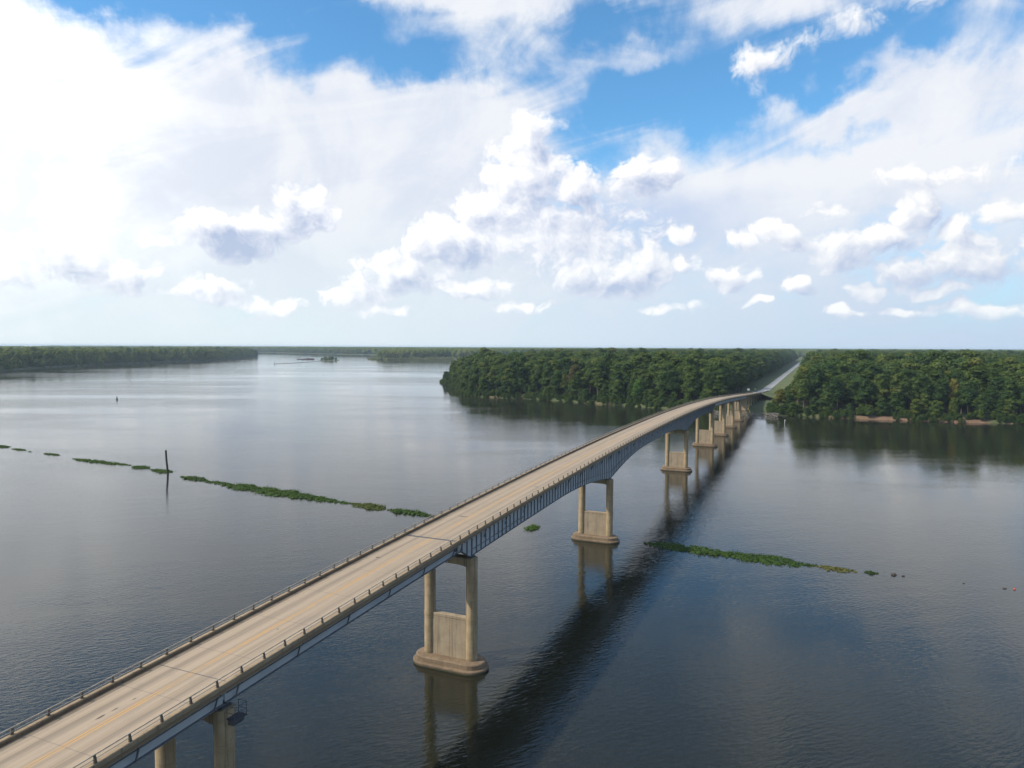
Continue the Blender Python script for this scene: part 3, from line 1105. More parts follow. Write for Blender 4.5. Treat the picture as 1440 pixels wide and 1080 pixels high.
for i, s in enumerate(PIERS):
    pr = build_pier(s, i)
    if abs(s - 62.0) < .1:
        # small inspection platform on the outside of the near column head
        zt = deck_z(s) - .26 - 1.55 - .36
        pf = MB()
        x0, x1, y0, y1, z0 = GOFF + .82, GOFF + 1.75, -.55, .75, zt - .55
        pf.box((x0, y0, z0 - .05), (x1, y1, z0))
        pf.box((x0 + .1, y0 + .1, z0 - .5), (x1 - .25, y1 - .1, z0 - .05))
        pl = pf.build('inspection_platform', M['black_steel'], pr)
        for (x, y) in ((x1 - .04, y0 + .04), (x1 - .04, y1 - .04), (x0 + .04, y0 + .04), (x0 + .04, y1 - .04)):
            MB().tube((x, y, z0), (x, y, z0 + 1.05), .022, n=6).build('guard_post', M['black_steel'], pl)
        gr = MB()
        for zz in (.5, 1.05):
            gr.tube((x1 - .04, y0 + .04, z0 + zz), (x1 - .04, y1 - .04, z0 + zz), .02, n=6)
            gr.tube((x0, y0 + .04, z0 + zz), (x1 - .04, y0 + .04, z0 + zz), .02, n=6)
            gr.tube((x0, y1 - .04, z0 + zz), (x1 - .04, y1 - .04, z0 + zz), .02, n=6)
        gr.build('guard_rail', M['black_steel'], pl)

# low trestle on the bank
for s in BENTS:
    bt = empty('bent')
    bt.parent = bridge
    bt.location = (0, s, 0)
    zt = deck_z(s) - 1.28
    for o in (-3.1, 0, 3.1):
        MB().bbox((o - .3, -.3, GROUND - 1.0), (o + .3, .3, zt - .75), .03).build('column', M['pier'], bt)
    MB().bbox((-4.1, -.45, zt - .75), (4.1, .45, zt), .05).build('cap_beam', M['pier'], bt)
for o in (-3.2, -1.07, 1.07, 3.2):
    lsweep([(o - .25, -.262), (o - .18, -1.28), (o + .18, -1.28), (o + .25, -.262)], frange(PIERS[-1] + .9, S_END, 5)).build('beam', M['pier'], bridge)
MB().bbox((-4.4, S_END - .6, 2.0), (4.4, S_END + .4, deck_z(S_END) - .3), .04).build('abutment', M['pier'], bridge)

# ------------------------------------------------------------------ trees
def leaf_cloud(lobes, per, size, seed, flat=0.75, jitter=1.0):
    """leaf-clump quads spread over the skin and depth of several lobes; tone per face"""
    r = np.random.default_rng(seed)
    cs, ns, tn = [], [], []
    for (cx, cy, cz, rx, ry, rz, t) in lobes:
        k = max(8, int(per * (rx * ry * rz) ** (2 / 3)))
        d = r.normal(size=(k, 3))
        d /= np.linalg.norm(d, axis=1)[:, None]
        d[:, 2] = np.where(d[:, 2] < -0.45, -d[:, 2] * .6, d[:, 2])
        rad = 1.0 - 0.32 * r.random(k) ** 1.6 + 0.10 * r.random(k)
        p = d * rad[:, None] * np.array([rx, ry, rz]) + np.array([cx, cy, cz])
        cs.append(p)
        nn = d * np.array([1 / rx, 1 / ry, 1 / rz]) * min(rx, ry, rz) + r.normal(size=(k, 3)) * 0.36 * jitter
        nn[:, 2] += 0.25
        ns.append(nn / np.linalg.norm(nn, axis=1)[:, None])
        tn.append(np.clip(t + r.normal(size=k) * 0.16, 0, 1))
    c = np.concatenate(cs)
    n = np.concatenate(ns)
    tone = np.concatenate(tn)
    k = len(c)
    up = r.normal(size=(k, 3))
    a = np.cross(n, up)
    a /= np.linalg.norm(a, axis=1)[:, None] + 1e-9
    bb = np.cross(n, a)
    s = size * (0.55 + 0.9 * r.random(k))[:, None]
    a, bb = a * s, bb * s * flat
    # lozenge leaf clump, folded a little
    fold = n * s * 0.28
    v = np.stack([c - a, c - bb * .8 + fold, c + a, c + bb * .8 + fold], 1).reshape(-1, 3)
    q = np.arange(4 * k).reshape(-1, 4)
    return v, q, tone


def tree_lobes(h, w, seed, narrow=False):
    r = np.random.default_rng(seed)
    lobes = []
    base = 0.30 * h
    n = 13
    for i in range(n):
        t = (i + 0.5) / n
        z = base + (h - base) * (0.06 + 0.86 * t)
        env = math.sin(math.pi * (0.20 + 0.70 * t)) ** 0.8
        rad = w * env * (0.68 if not narrow else .5)
        a = i * 2.399 + r.random() * 1.0
        k = 0.40 + 0.6 * r.random()
        lr = w * (0.36 + 0.22 * r.random()) * (1.0 - .25 * t)
        lobes.append((rad * k * math.cos(a), rad * k * math.sin(a), z, lr, lr, lr * (0.78 + .32 * r.random()), r.random()))
    lobes.append((0, 0, base + (h - base) * .45, w * .55, w * .55, (h - base) * .36, .3))
    lobes.append((w * .1, 0, h * .93, w * .30, w * .30, w * .22, .6))
    return lobes


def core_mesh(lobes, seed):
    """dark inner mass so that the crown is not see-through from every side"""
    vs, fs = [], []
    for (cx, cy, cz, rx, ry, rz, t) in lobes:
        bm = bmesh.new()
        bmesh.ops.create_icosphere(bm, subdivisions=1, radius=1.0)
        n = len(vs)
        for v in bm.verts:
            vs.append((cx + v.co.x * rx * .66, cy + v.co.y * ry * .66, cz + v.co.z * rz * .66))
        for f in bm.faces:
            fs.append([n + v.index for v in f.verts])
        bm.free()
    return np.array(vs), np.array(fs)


def crown_mesh(name, lobes, per, size, seed, mat, core=True):
    v, q, t = leaf_cloud(lobes, per, size, seed)
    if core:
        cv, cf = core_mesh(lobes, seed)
        me = bpy.data.meshes.new(name)
        n = len(v)
        nv = np.concatenate([v, cv])
        me.vertices.add(len(nv))
        me.vertices.foreach_set('co', nv.astype(np.float32).ravel())
        loops = np.concatenate([q.ravel(), (cf + n).ravel()]).astype(np.int32)
        me.loops.add(len(loops))
        me.loops.foreach_set('vertex_index', loops)
        me.polygons.add(len(q) + len(cf))
        ls = np.concatenate([np.arange(len(q)) * 4, len(q) * 4 + np.arange(len(cf)) * 3]).astype(np.int32)
        me.polygons.foreach_set('loop_start', ls)
        a = me.attributes.new('tone', 'FLOAT', 'FACE')
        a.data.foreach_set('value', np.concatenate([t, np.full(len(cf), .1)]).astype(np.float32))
        me.materials.append(mat)
        me.update(calc_edges=True)
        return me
    return np_mesh(name, v, q, mat, attr={'tone': t})


def trunk_mesh(name, h, seed):
    rr = random.Random(seed)
    mb = MB()
    pts = [Vector((0, 0, -0.6))]
    x = y = 0
    for k in range(1, 6):
        x += rr.uniform(-.25, .25)
        y += rr.uniform(-.25, .25)
        pts.append(Vector((x, y, h * .75 * k / 5)))
    rad = [.42, .34, .28, .22, .16, .08]
    for a, c, r0, r1 in zip(pts[:-1], pts[1:], rad[:-1], rad[1:]):
        mb.tube(a, c, r0, r1, n=6, cap=False)
    for k in range(6):
        t = rr.uniform(.35, .8)
        i = min(4, int(t * 5))
        p = pts[i].lerp(pts[i + 1], t * 5 - i)
        a = rr.uniform(0, 6.28)
        L = rr.uniform(.14, .22) * h
        mb.tube(p, p + Vector((math.cos(a) * L, math.sin(a) * L, L * .8)), .14, .04, n=5, cap=False)
    return mb.mesh(name, M['bark'])


NV = 7
VAR = []
for i in range(NV):
    h = 27.0 + 3.0 * math.sin(i * 2.1)
    w = 6.2 + 1.3 * math.cos(i * 1.7)
    lo = tree_lobes(h, w, 40 + i, narrow=(i % 3 == 2))
    VAR.append(dict(h=h, crown=crown_mesh('crown', lo, 21, 0.62, 90 + i, M['leaf']), trunk=trunk_mesh('trunk', h, 60 + i), lobes=lo))


def recolour(i, mat):
    me = VAR[i]['crown'].copy()
    me.materials.clear()
    me.materials.append(mat)
    return me


# signed distance to the shorelines -------------------------------------------------
def shore_dist(pts, poly):
    P = poly
    Q = np.roll(poly, -1, axis=0)
    out = np.full(len(pts), 1e9)
    inside = np.zeros(len(pts), bool)
    for (ax, ay), (bx, by) in zip(P, Q):
        abx, aby = bx - ax, by - ay
        L2 = abx * abx + aby * aby + 1e-9
        t = np.clip(((pts[:, 0] - ax) * abx + (pts[:, 1] - ay) * aby) / L2, 0, 1)
        d = np.hypot(pts[:, 0] - ax - t * abx, pts[:, 1] - ay - t * aby)
        np.minimum(out, d, out=out)
        c = ((ay > pts[:, 1]) != (by > pts[:, 1]))
        with np.errstate(divide='ignore', invalid='ignore'):
            xi = (bx - ax) * (pts[:, 1] - ay) / (by - ay + 1e-12) + ax
        inside ^= c & (pts[:, 0] < xi)
    return np.where(inside, out, -out)


def grid_pts(x0, x1, y0, y1, st, jit=0.42):
    xs = np.arange(x0, x1, st)
    ys = np.arange(y0, y1, st)
    gx, gy = np.meshgrid(xs, ys)
    p = np.stack([gx.ravel(), gy.ravel()], 1)
    return p + rng.uniform(-jit, jit, p.shape) * st


def in_view(p, m=1.0):
    return np.abs(p[:, 0]) < p[:, 1] * 0.80 * m + 30


def off_road(p, half):
    s = (p[:, 0] - ORG.x) * AX.x + (p[:, 1] - ORG.y) * AX.y
    o = (p[:, 0] - ORG.x) * NX.x + (p[:, 1] - ORG.y) * NX.y
    return (np.abs(o) > half) | (s > 3400)


# near woods (right bank, both sides of the road)
pr_ = grid_pts(-120, 1600, 380, 2300, 9.3)
pr_ = pr_[in_view(pr_)]
dr = shore_dist(pr_, shore_r)
keep = (dr > 2.5)
pr_, dr = pr_[keep], dr[keep]
so = np.array([bs_of(x, y) for x, y in pr_])
clear = np.where(so[:, 0] < 700, 15 + rng.random(len(so)) * 5, 17 + rng.random(len(so)) * 3)
# wide clearing on the right of the landing
clear = np.where(so[:, 1] > 0, np.interp(so[:, 0], [500, 560, 600, 640, 800, 1300, 2000], [15, 17, 22, 29, 29, 26, 20]) + rng.random(len(so)) * 4, clear)
keep = np.abs(so[:, 1]) > clear
# open landing where the shore meets the bridge
keep &= ~((np.abs(so[:, 1] - 2) < 18) & (so[:, 0] < 545))
pr_, dr, so = pr_[keep], dr[keep], so[keep]
edge = np.minimum(dr * 1.0, np.where(so[:, 1] > 0, so[:, 1] - 24, -so[:, 1] - 10) * 2.0)
hs = np.interp(edge, [2, 8, 18, 34, 60], [0.30, 0.52, 0.84, 1.0, 1.06]) * rng.uniform(0.76, 1.20, len(pr_))
tall = rng.random(len(pr_)) < 0.07
hs = np.where(tall & (edge > 25), hs * 1.10, hs)
dist = np.hypot(pr_[:, 0], pr_[:, 1])

# how large does each show: near ones on the shore first
gapx = pr_[:, 0] / pr_[:, 1]
vis = (np.abs(gapx) < 0.725)
score = 1000.0 / dist * np.interp(edge, [0, 12, 30, 60, 110], [0.75, 1.0, 1.0, 0.75, 0.2])
score = np.where(vis, score, -1)
order = np.argsort(-score)
pick = order[:276]
rest_mask = np.ones(len(pr_), bool)
rest_mask[pick] = False


def zone_of(x, y, s, o, e):
    if o < 0:
        if y > 720:
            return 'wooded point'
        if s < 640 and o < -60:
            return ('left part of the' if x < 10 else 'middle of the' if x < 75 else 'right part of the') + ' shore wood'
        return 'wood left of the landing'
    if s < 700 and o < 75:
        return 'clump by the landing'
    if x > 240:
        return 'wood above the clay bank' if x < 300 else 'wood at the right edge'
    return 'wood right of the road'


ORD = ['leftmost', 'second', 'third', 'fourth', 'fifth', 'sixth', 'seventh', 'eighth', 'ninth', 'tenth', 'eleventh', 'twelfth', 'thirteenth', 'fourteenth', 'fifteenth', 'sixteenth',
       'seventeenth', 'eighteenth', 'nineteenth', 'twentieth']


def place_tree(x, y, z, k, rz, var, label, group, mats=None, wide=1.0):
    t = empty('tree', (x, y, z), rz)
    t.scale = (k * wide, k * wide, k)
    tag(t, label, 'tree', group)
    link('trunk', VAR[var]['trunk'], t)
    link('crown', mats or VAR[var]['crown'], t)
    return t


tree_objs = []
seen = {}
for i in sorted(pick, key=lambda q: pr_[q][0] / pr_[q][1]):
    x, y = pr_[i]
    s, o = so[i]
    k = float(hs[i])
    v = int(rng.integers(NV))
    zn = zone_of(x, y, s, o, edge[i])
    size = 'low bushy' if k < 0.62 else ('tall' if k > 1.0 else 'middle-sized')
    row = 'waterside' if dr[i] < 16 else 'inner'
    grp_ = f'{size} {row} trees of the {zn}'
    lab = f'{size} green {row} tree in the {zn}'
    if row == 'waterside':
        m_ = seen.get(grp_, 0)
        seen[grp_] = m_ + 1
        lab = f'leftmost {size} waterside tree in the {zn}' if m_ == 0 else f'{ORD[min(m_, 19)]} {size} waterside tree from the left in the {zn}'
    tree_objs.append(place_tree(x, y, (GROUND - .3 if dr[i] > 12 else 1.7) - (4.2 * k if k < .75 else 0), k, float(rng.uniform(0, 6.28)), v, lab, grp_, wide=1.5 if k < .62 else float(rng.uniform(1.1, 1.42))))

# trees that stand out by colour
bright_me = recolour(0, M['leaf_bright'])
yellow_me = recolour(3, M['leaf_yellow'])
brown_me = recolour(4, M['leaf_brown'])
SPECIAL = [
    (96, 541, 0.66, bright_me, 0, 'bright yellow-green tree low on the shore behind the bridge', 1.15),
    (52, 597, 0.92, brown_me, 4, 'brownish thin-topped tree rising over the shore behind the bridge', .95),
    (-8, 640, 0.60, bright_me, 0, 'light green rounded tree on the low shore of the wooded point', 1.1),
    (231, 458, 0.78, yellow_me, 3, 'yellowing tree at the water between the landing and the clay bank', .8),
    (278, 447, 0.88, yellow_me, 3, 'pale yellow crowned tree above the bare clay bank', .8),
    (181, 478, 0.55, yellow_me, 3, 'yellow-green bushy tree hanging over the water by the landing', 1.3),
    (330, 440, 0.95, bright_me, 0, 'fresh green tree standing right of the pale yellow one', .95),
]
for (x, y, k, me, v, lab, wd) in SPECIAL:
    tree_objs.append(place_tree(x, y, 2.4, k, 1.0 + x, v, lab, None, me, wd))


# ---- the mass of the forest: instances on points
def scatter(name, pts, z, scl, rot, idx, sources, label, cat):
    me = bpy.data.meshes.new(name)
    n = len(pts)
    me.vertices.add(n)
    co = np.zeros((n, 3), np.float32)
    co[:, :2] = pts
    co[:, 2] = z
    me.vertices.foreach_set('co', co.ravel())
    a = me.attributes.new('scl', 'FLOAT_VECTOR', 'POINT'); a.data.foreach_set('vector', np.ascontiguousarray(scl, np.float32).ravel())
    a = me.attributes.new('rot', 'FLOAT_VECTOR', 'POINT')
    rv = np.zeros((n, 3), np.float32); rv[:, 2] = rot
    a.data.foreach_set('vector', rv.ravel())
    a = me.attributes.new('idx', 'INT', 'POINT'); a.data.foreach_set('value', np.ascontiguousarray(idx, np.int32))
    o = link(name, me)
    g = bpy.data.node_groups.new(name, 'GeometryNodeTree')
    g.interface.new_socket('Geometry', in_out='INPUT', socket_type='NodeSocketGeometry')
    g.interface.new_socket('Geometry', in_out='OUTPUT', socket_type='NodeSocketGeometry')
    N = g.nodes
    gi, go = N.new('NodeGroupInput'), N.new('NodeGroupOutput')
    iop = N.new('GeometryNodeInstanceOnPoints')
    jn = N.new('GeometryNodeJoinGeometry')
    for src in sources:
        oi = N.new('GeometryNodeObjectInfo')
        oi.transform_space = 'ORIGINAL'
        oi.inputs['Object'].default_value = src
        oi.inputs['As Instance'].default_value = True
        g.links.new(oi.outputs['Geometry'], jn.inputs[0])
    g.links.new(gi.outputs[0], iop.inputs['Points'])
    g.links.new(jn.outputs[0], iop.inputs['Instance'])
    iop.inputs['Pick Instance'].default_value = True
    for an, dt, sk in (('scl', 'FLOAT_VECTOR', 'Scale'), ('rot', 'FLOAT_VECTOR', 'Rotation'), ('idx', 'INT', 'Instance Index')):
        na = N.new('GeometryNodeInputNamedAttribute')
        na.data_type = dt
        na.inputs['Name'].default_value = an
        src = na.outputs['Attribute']
        if sk == 'Rotation':
            er = N.new('FunctionNodeEulerToRotation')
            g.links.new(src, er.inputs[0])
            src = er.outputs[0]
        g.links.new(src, iop.inputs[sk])
    g.links.new(iop.outputs[0], go.inputs[0])
    md = o.modifiers.new('scatter', 'NODES')
    md.node_group = g
    tag(o, label, cat, kind='stuff')
    return o


# one crown object of each kind as the source (they are standing trees of the wood)
crown_src = []
for v in range(NV):
    for t in tree_objs:
        ch = [c for c in t.children if c.name.startswith('crown')]
        if ch and ch[0].data == VAR[v]['crown']:
            crown_src.append(ch[0])
            break
NS = len(crown_src)


def tri_scale(k, wide):
    return np.stack([k * wide, k * wide, k], 1)


rp, rh = pr_[rest_mask], hs[rest_mask]
scatter('right_bank_forest', rp, GROUND - .5, tri_scale(rh, rng.uniform(1.15, 1.55, len(rp))), rng.uniform(0, 6.28, len(rp)), rng.integers(0, NS, len(rp)), crown_src,
        'dense green forest canopy behind the shore trees', 'forest')

# shrubs along the water's edge
def along(poly, cond, st, o0, o1):
    out = []
    n = len(poly)
    area = np.sum(poly[:, 0] * np.roll(poly[:, 1], -1) - np.roll(poly[:, 0], -1) * poly[:, 1])
    sg = 1 if area > 0 else -1
    for i in range(n):
        a, c = poly[i], poly[(i + 1) % n]
        L = np.hypot(*(c - a))
        if L > 100 or not cond(*a):
            continue
        d = (c - a) / L
        nn = np.array([-d[1], d[0]]) * sg
        for j in range(max(1, int(L / st))):
            out.append(a + d * rng.random() * L + nn * rng.uniform(o0, o1))
    return np.array(out)


sh = along(shore_r, lambda x, y: y < 1000 and x < 800, 0.55, -0.8, 9.0)
ss_ = np.array([bs_of(x, y) for x, y in sh])
bare = np.array([mnoise.noise(Vector((x / 22, y / 22, 7.7))) for x, y in sh])
dsh = shore_dist(sh, shore_r)
ok = ~((np.abs(ss_[:, 1] - 3) < 12)) & ~((sh[:, 0] > 195) & (dsh < 5.0) & (bare > 0.27))
sh, dsh = sh[ok], dsh[ok]
k = rng.uniform(0.09, 0.20, len(sh)) * np.interp(dsh, [0, 8], [.85, 1.6])
scatter('shoreline_undergrowth', sh, np.interp(dsh, [-1, 0, 3, 8], [-.3, 0.1, 1.6, 2.2]) - k * 9.0, tri_scale(k, rng.uniform(1.2, 1.9, len(sh))), rng.uniform(0, 6.28, len(sh)), rng.integers(0, NS, len(sh)), crown_src,
        'low green undergrowth along the water edge of the right bank', 'undergrowth')

# left bank wood
light_src = []
for (x, y, k, v, lab) in [(-856, 1172, .62, 1, 'low light green tree on the near corner of the far left bank'), (-918, 1345, .66, 2, 'light green tree on the small point of the far left bank'),
                          (-926, 1610, .72, 4, 'light green tree midway along the far left bank'), (-1066, 2962, .70, 5, 'last light green tree on the tip of the far left bank')]:
    t = place_tree(x, y, -2.0, k, x, v, lab, None, recolour(v, M['leaf_light']), 1.5)
    light_src.append([c for c in t.children if c.name.startswith('crown')][0])
pl_ = grid_pts(-2200, -700, 900, 3300, 10.5)
pl_ = pl_[in_view(pl_)]
dl = shore_dist(pl_, shore_l)
kk = (dl > 0.3) & (dl < 420)
pl_, dl = pl_[kk], dl[kk]
hl = np.interp(dl, [2, 8, 20, 40], [.42, .68, .9, 1.0]) * rng.uniform(.70, 1.14, len(pl_)) * np.where(rng.random(len(pl_)) < .06, 1.14, 1.0)
scatter('left_bank_forest', pl_, np.interp(dl, [0, 10, 16], [.6, 2.0, GROUND - .5]) - np.where(hl < .85, 7.0 * hl, 0), tri_scale(hl, rng.uniform(1.2, 1.6, len(pl_))), rng.uniform(0, 6.28, len(pl_)), rng.integers(0, 4, len(pl_)), light_src,
        'sunlit green forest along the far left bank', 'forest')

# far forest: patches of canopy
def patch_mesh(seed):
    r = np.random.default_rng(seed)
    lobes = []
    for gx in np.arange(-36, 37, 10.5):
        for gy in np.arange(-36, 37, 10.5):
            h = r.uniform(20, 31.5)
            w = r.uniform(5.2, 7.5)
            lobes.append((gx + r.uniform(-3.5, 3.5), gy + r.uniform(-3.5, 3.5), h - 6.5, w, w, 6.5, r.random()))
            lobes.append((gx + r.uniform(-5, 5), gy + r.uniform(-5, 5), h - 13, w * 1.05, w * 1.05, 8.5, r.random() * .6))
    return crown_mesh('far_forest_canopy', lobes, 2.0, 1.7, seed, M['leaf_light'])


patch0 = [patch_mesh(300 + i) for i in range(3)]
fp = grid_pts(-7500, 7500, 1500, 9500, 78, .12)
fp = fp[in_view(fp)]
d1, d2 = shore_dist(fp, shore_l), shore_dist(fp, shore_r)
far_r = (d2 > 30) & ((fp[:, 1] > 2300) | (fp[:, 0] > 1600)) & off_road(fp, 62)
far_l = (d1 > 380) | ((d1 > 30) & (fp[:, 1] > 3290))
sel = far_r | far_l
fp = fp[sel]
srcs = []
for i, me in enumerate(patch0):
    o = link('far_forest', me, None, (fp[i][0], fp[i][1], GROUND - .5))
    tag(o, 'patch of distant forest canopy fading into the haze', 'forest', kind='stuff')
    srcs.append(o)
fp = fp[3:]
scatter('distant_forest', fp, GROUND - .5, np.stack([rng.uniform(1.0, 1.15, len(fp)), rng.uniform(1.0, 1.15, len(fp)), rng.uniform(.88, 1.12, len(fp))], 1), rng.integers(0, 4, len(fp)) * math.pi / 2, rng.integers(0, 3, len(fp)), srcs,
        'endless forest canopy reaching the hazy horizon', 'forest')
# the nearer waterline of the far shore, tree by tree
fe = along(shore_r, lambda x, y: 2440 < y < 7200 and x < 60, 4.0, 1, 70)
fe2 = along(shore_l, lambda x, y: 2900 < y < 5300, 5.0, 4, 60)
fe = np.concatenate([fe, fe2])
kf = rng.uniform(.75, 1.08, len(fe))
scatter('far_shore_trees', fe, GROUND - 6.5, tri_scale(kf, rng.uniform(1.2, 1.6, len(fe))), rng.uniform(0, 6.28, len(fe)), rng.integers(0, 4, len(fe)), light_src,
        'line of trees along the far shore of the river bend', 'forest')


# ------------------------------------------------------------------ marsh on the far shore
mb_l = []
r_ = np.random.default_rng(5)
for i in range(170):
    t = r_.random()
    x = -478 + 330 * t
    y = 2378 + 50 * t + r_.uniform(-2, 55)
    h = r_.uniform(2.0, 5.0) if r_.random() < .75 else r_.uniform(5, 9)
    mb_l.append((x, y, 1.6, r_.uniform(4, 9), r_.uniform(4, 9), h, r_.random()))
v, q, t = leaf_cloud(mb_l, 4.0, 1.1, 77)
o = link('marsh_reeds', np_mesh('marsh_reeds', v, q, M['reed'], attr={'tone': t}))
tag(o, 'bright yellow-green reeds on the far spit beyond the wooded point', 'reeds', kind='stuff')

# ------------------------------------------------------------------ floating plant mats across the river
def mat_plants(name, path, wid, hgt, seed, label, mat='weed', group=None, dens=1.0):
    """leafy mat following a line in plan; path: [(x, y)], wid/hgt in metres"""
    r = np.random.default_rng(seed)
    P = [Vector(p) for p in path]
    lens = [(c - a).length for a, c in zip(P[:-1], P[1:])]
    tot = sum(lens)
    lobes = []
    wid *= 1.4
    hgt *= .72
    n = max(3, int(tot * 2.4 * dens))
    for i in range(n):
        d = (i + r.random()) / n * tot
        for a, c, L in zip(P[:-1], P[1:], lens):
            if d <= L:
                p = a.lerp(c, d / L)
                dr_ = (c - a).normalized()
                break
            d -= L
        env = min(1.0, 0.35 + 2.4 * min(i, n - 1 - i) / n)
        sw = wid * (0.5 + 0.75 * abs(mnoise.noise(Vector((p.x / 9, p.y / 9, seed)))) * 2) * env
        nn = Vector((-dr_.y, dr_.x))
        for s in range(2):
            q = p + nn * r.uniform(-.5, .5) * sw
            rr = r.uniform(.55, 1.1) * max(.5, sw * .34)
            lobes.append((q.x, q.y, -.05, rr, rr * r.uniform(.8, 1.2), hgt * r.uniform(.5, 1.25) * env, float(np.clip(.5 + .8 * mnoise.noise(Vector((q.x / 6, q.y / 6, seed + 3))) + r.normal() * .1, 0, 1))))
    c = P[0].lerp(P[-1], .5)
    lobes = [(a - c.x, b_ - c.y, *k) for a, b_, *k in lobes]
    o = link(name, crown_mesh(name, lobes, 26, 0.19, seed, M[mat]), None, (c.x, c.y, 0))
    tag(o, label, 'water plants', group)
    return o


# line of the sunken dike, left of the bridge (far end first)
mat_plants('floating_plants', [(-227, 313), (-218, 305)], 2.6, .8, 1, 'leafy mat at the far left end of the plant line')
mat_plants('floating_plants', [(-214, 303), (-205, 298)], 2.2, .8, 2, 'small leafy mat second from the far end of the plant line')
mat_plants('floating_plants', [(-201.5, 295), (-200, 294)], 1.0, .5, 3, 'tiny tuft of leaves between two small mats')
mat_plants('floating_plants', [(-192, 290), (-182.5, 285)], 2.4, .9, 4, 'short leafy mat alone between wide gaps of water')
mat_plants('floating_plants', [(-172, 277), (-160, 270), (-148, 265), (-141.5, 262)], 3.0, .95, 5, 'longer leafy mat of four lumps well before the leaning pile')
mat_plants('floating_plants', [(-139.5, 260), (-131, 255)], 2.6, .9, 6, 'short leafy mat of two lumps, second before the leaning pile')
mat_plants('floating_plants', [(-129.5, 253.5), (-119.5, 247)], 3.4, 1.0, 7, 'leafy mat right beside the leaning timber pile')
mat_plants('floating_plants', [(-112.5, 240), (-103, 234), (-99.5, 231.5)], 3.2, 1.1, 8, 'dark rounded leafy mat just past the leaning pile')
mat_plants('floating_plants', [(-99, 231), (-84, 221.5), (-66, 211), (-49, 201), (-45, 199)], 4.6, 1.15, 9, 'long unbroken green mat of floating plants left of the bridge')
mat_plants('floating_plants', [(-45.5, 199.5), (-41.5, 197), (-34.5, 192.5)], 3.4, 1.1, 10, 'yellowing leafy mat joining the long green mat', 'weed_dry')
mat_plants('floating_plants', [(-33.5, 192), (-26, 188), (-20, 184)], 3.6, 1.3, 11, 'rounded dark green mat closest to the left railing')
mat_plants('floating_plants', [(4.0, 173.4), (6.4, 172.0)], 2.0, 1.1, 12, 'small dark clump showing below the girder', dens=2.0)
mat_plants('floating_plants', [(30, 160), (42, 154), (54, 147.6), (62.5, 143.2)], 4.2, 1.0, 13, 'long green mat of floating plants right of the bridge')
mat_plants('floating_plants', [(62, 143.4), (65.5, 141.7), (69, 140)], 2.4, .7, 14, 'thin yellow-brown mat tailing off the long right mat', 'weed_dry')
mat_plants('floating_plants', [(70.4, 139.6), (72.6, 138.6)], 2.0, .9, 15, 'small round green clump past the yellow-brown tail')


def rock(name, x, y, r, h, seed, label, cat, mat, group=None):
    bm = bmesh.new()
    bmesh.ops.create_icosphere(bm, subdivisions=2, radius=1.0)
    for v in bm.verts:
        k = 1 + .35 * mnoise.noise(v.co * 1.3 + Vector((seed, 0, 0)))
        v.co = Vector((v.co.x * r * k, v.co.y * r * .7 * k, v.co.z * h * k))
    me = bpy.data.meshes.new(name)
    bm.to_mesh(me); bm.free()
    me.materials.append(M[mat])
    o = link(name, me, None, (x, y, .02))
    tag(o, label, cat, group)
    return o


rock('rock', 75.4, 137.9, .55, .4, 3, 'dark rock beside the right plant line, larger of the close pair', 'rock', 'timber')
rock('rock', 76.8, 137.2, .35, .22, 5, 'flat dark rock beside the right plant line, smaller of the close pair', 'rock', 'timber')
rock('rock', 86.0, 133.0, .22, .12, 8, 'speck of rock alone in open water towards the right', 'rock', 'timber')
rock('rock', 91.8, 130.2, .40, .18, 9, 'low dark rock next to the red float', 'rock', 'timber')
fl = empty('red_float', (93.4, 129.8, 0))
tag(fl, 'small red float on the water at the right edge', 'float')
MB().lathe([(.02, -.2), (.20, -.1), (.24, .06), (.19, .18), (.06, .24)], 14).build('body', M['red'], fl)
MB().lathe([(.04, .22), (.04, .34), (.02, .37)], 8).build('ring', M['post'], fl)

# leaning, kinked timber pile
pile = MB()
pp = [(0.35, 0, -1.2), (.20, 0, 1.6), (0.02, 0, 3.6), (-.12, 0, 5.2), (-.22, .02, 7.2), (-.27, .05, 8.4)]
for a, c, r0, r1 in zip(pp[:-1], pp[1:], (.36, .35, .34, .33, .33), (.35, .34, .33, .33, .31)):
    pile.tube(a, c, r0, r1, n=10)
po = empty('timber_pile', (-119.2, 244, 0))
tag(po, 'tall dark leaning timber pile standing in the river', 'pile')
pile.build('shaft', M['timber'], po)
MB().lathe([(.345, 0), (.35, .02), (.35, .22), (.345, .24)], 10).build('iron_band', M['black_steel'], po, (-.255, .04, 7.8))

# channel buoy far out on the left
bu = empty('channel_buoy', (-323, 580, 0))
tag(bu, 'dark channel buoy alone on the open water', 'buoy')
MB().lathe([(.3, -.6), (.95, -.2), (1.0, .25), (.8, .5), (.55, .7)], 16).build('hull', M['green'], bu)
MB().lathe([(.5, .65), (.42, 2.0), (.40, 2.3), (.1, 2.4)], 12).build('tower', M['green'], bu)
MB().lathe([(.05, 2.35), (.14, 2.5), (.14, 2.8), (.02, 2.9)], 8).build('lantern', M['black_steel'], bu)

# white stake in the water near the landing
wstk = empty('white_marker_stake', (161.0, 418.0, 0))
tag(wstk, 'thin white marker stake in the water off the landing', 'stake')
MB().tube((0, 0, -1), (0.06, 0, 2.2), .13, .11, n=8).build('post', M['white'], wstk)
MB().box((-.02, -.08, 1.6), (.42, -.13, 2.15)).build('board', M['white'], wstk)

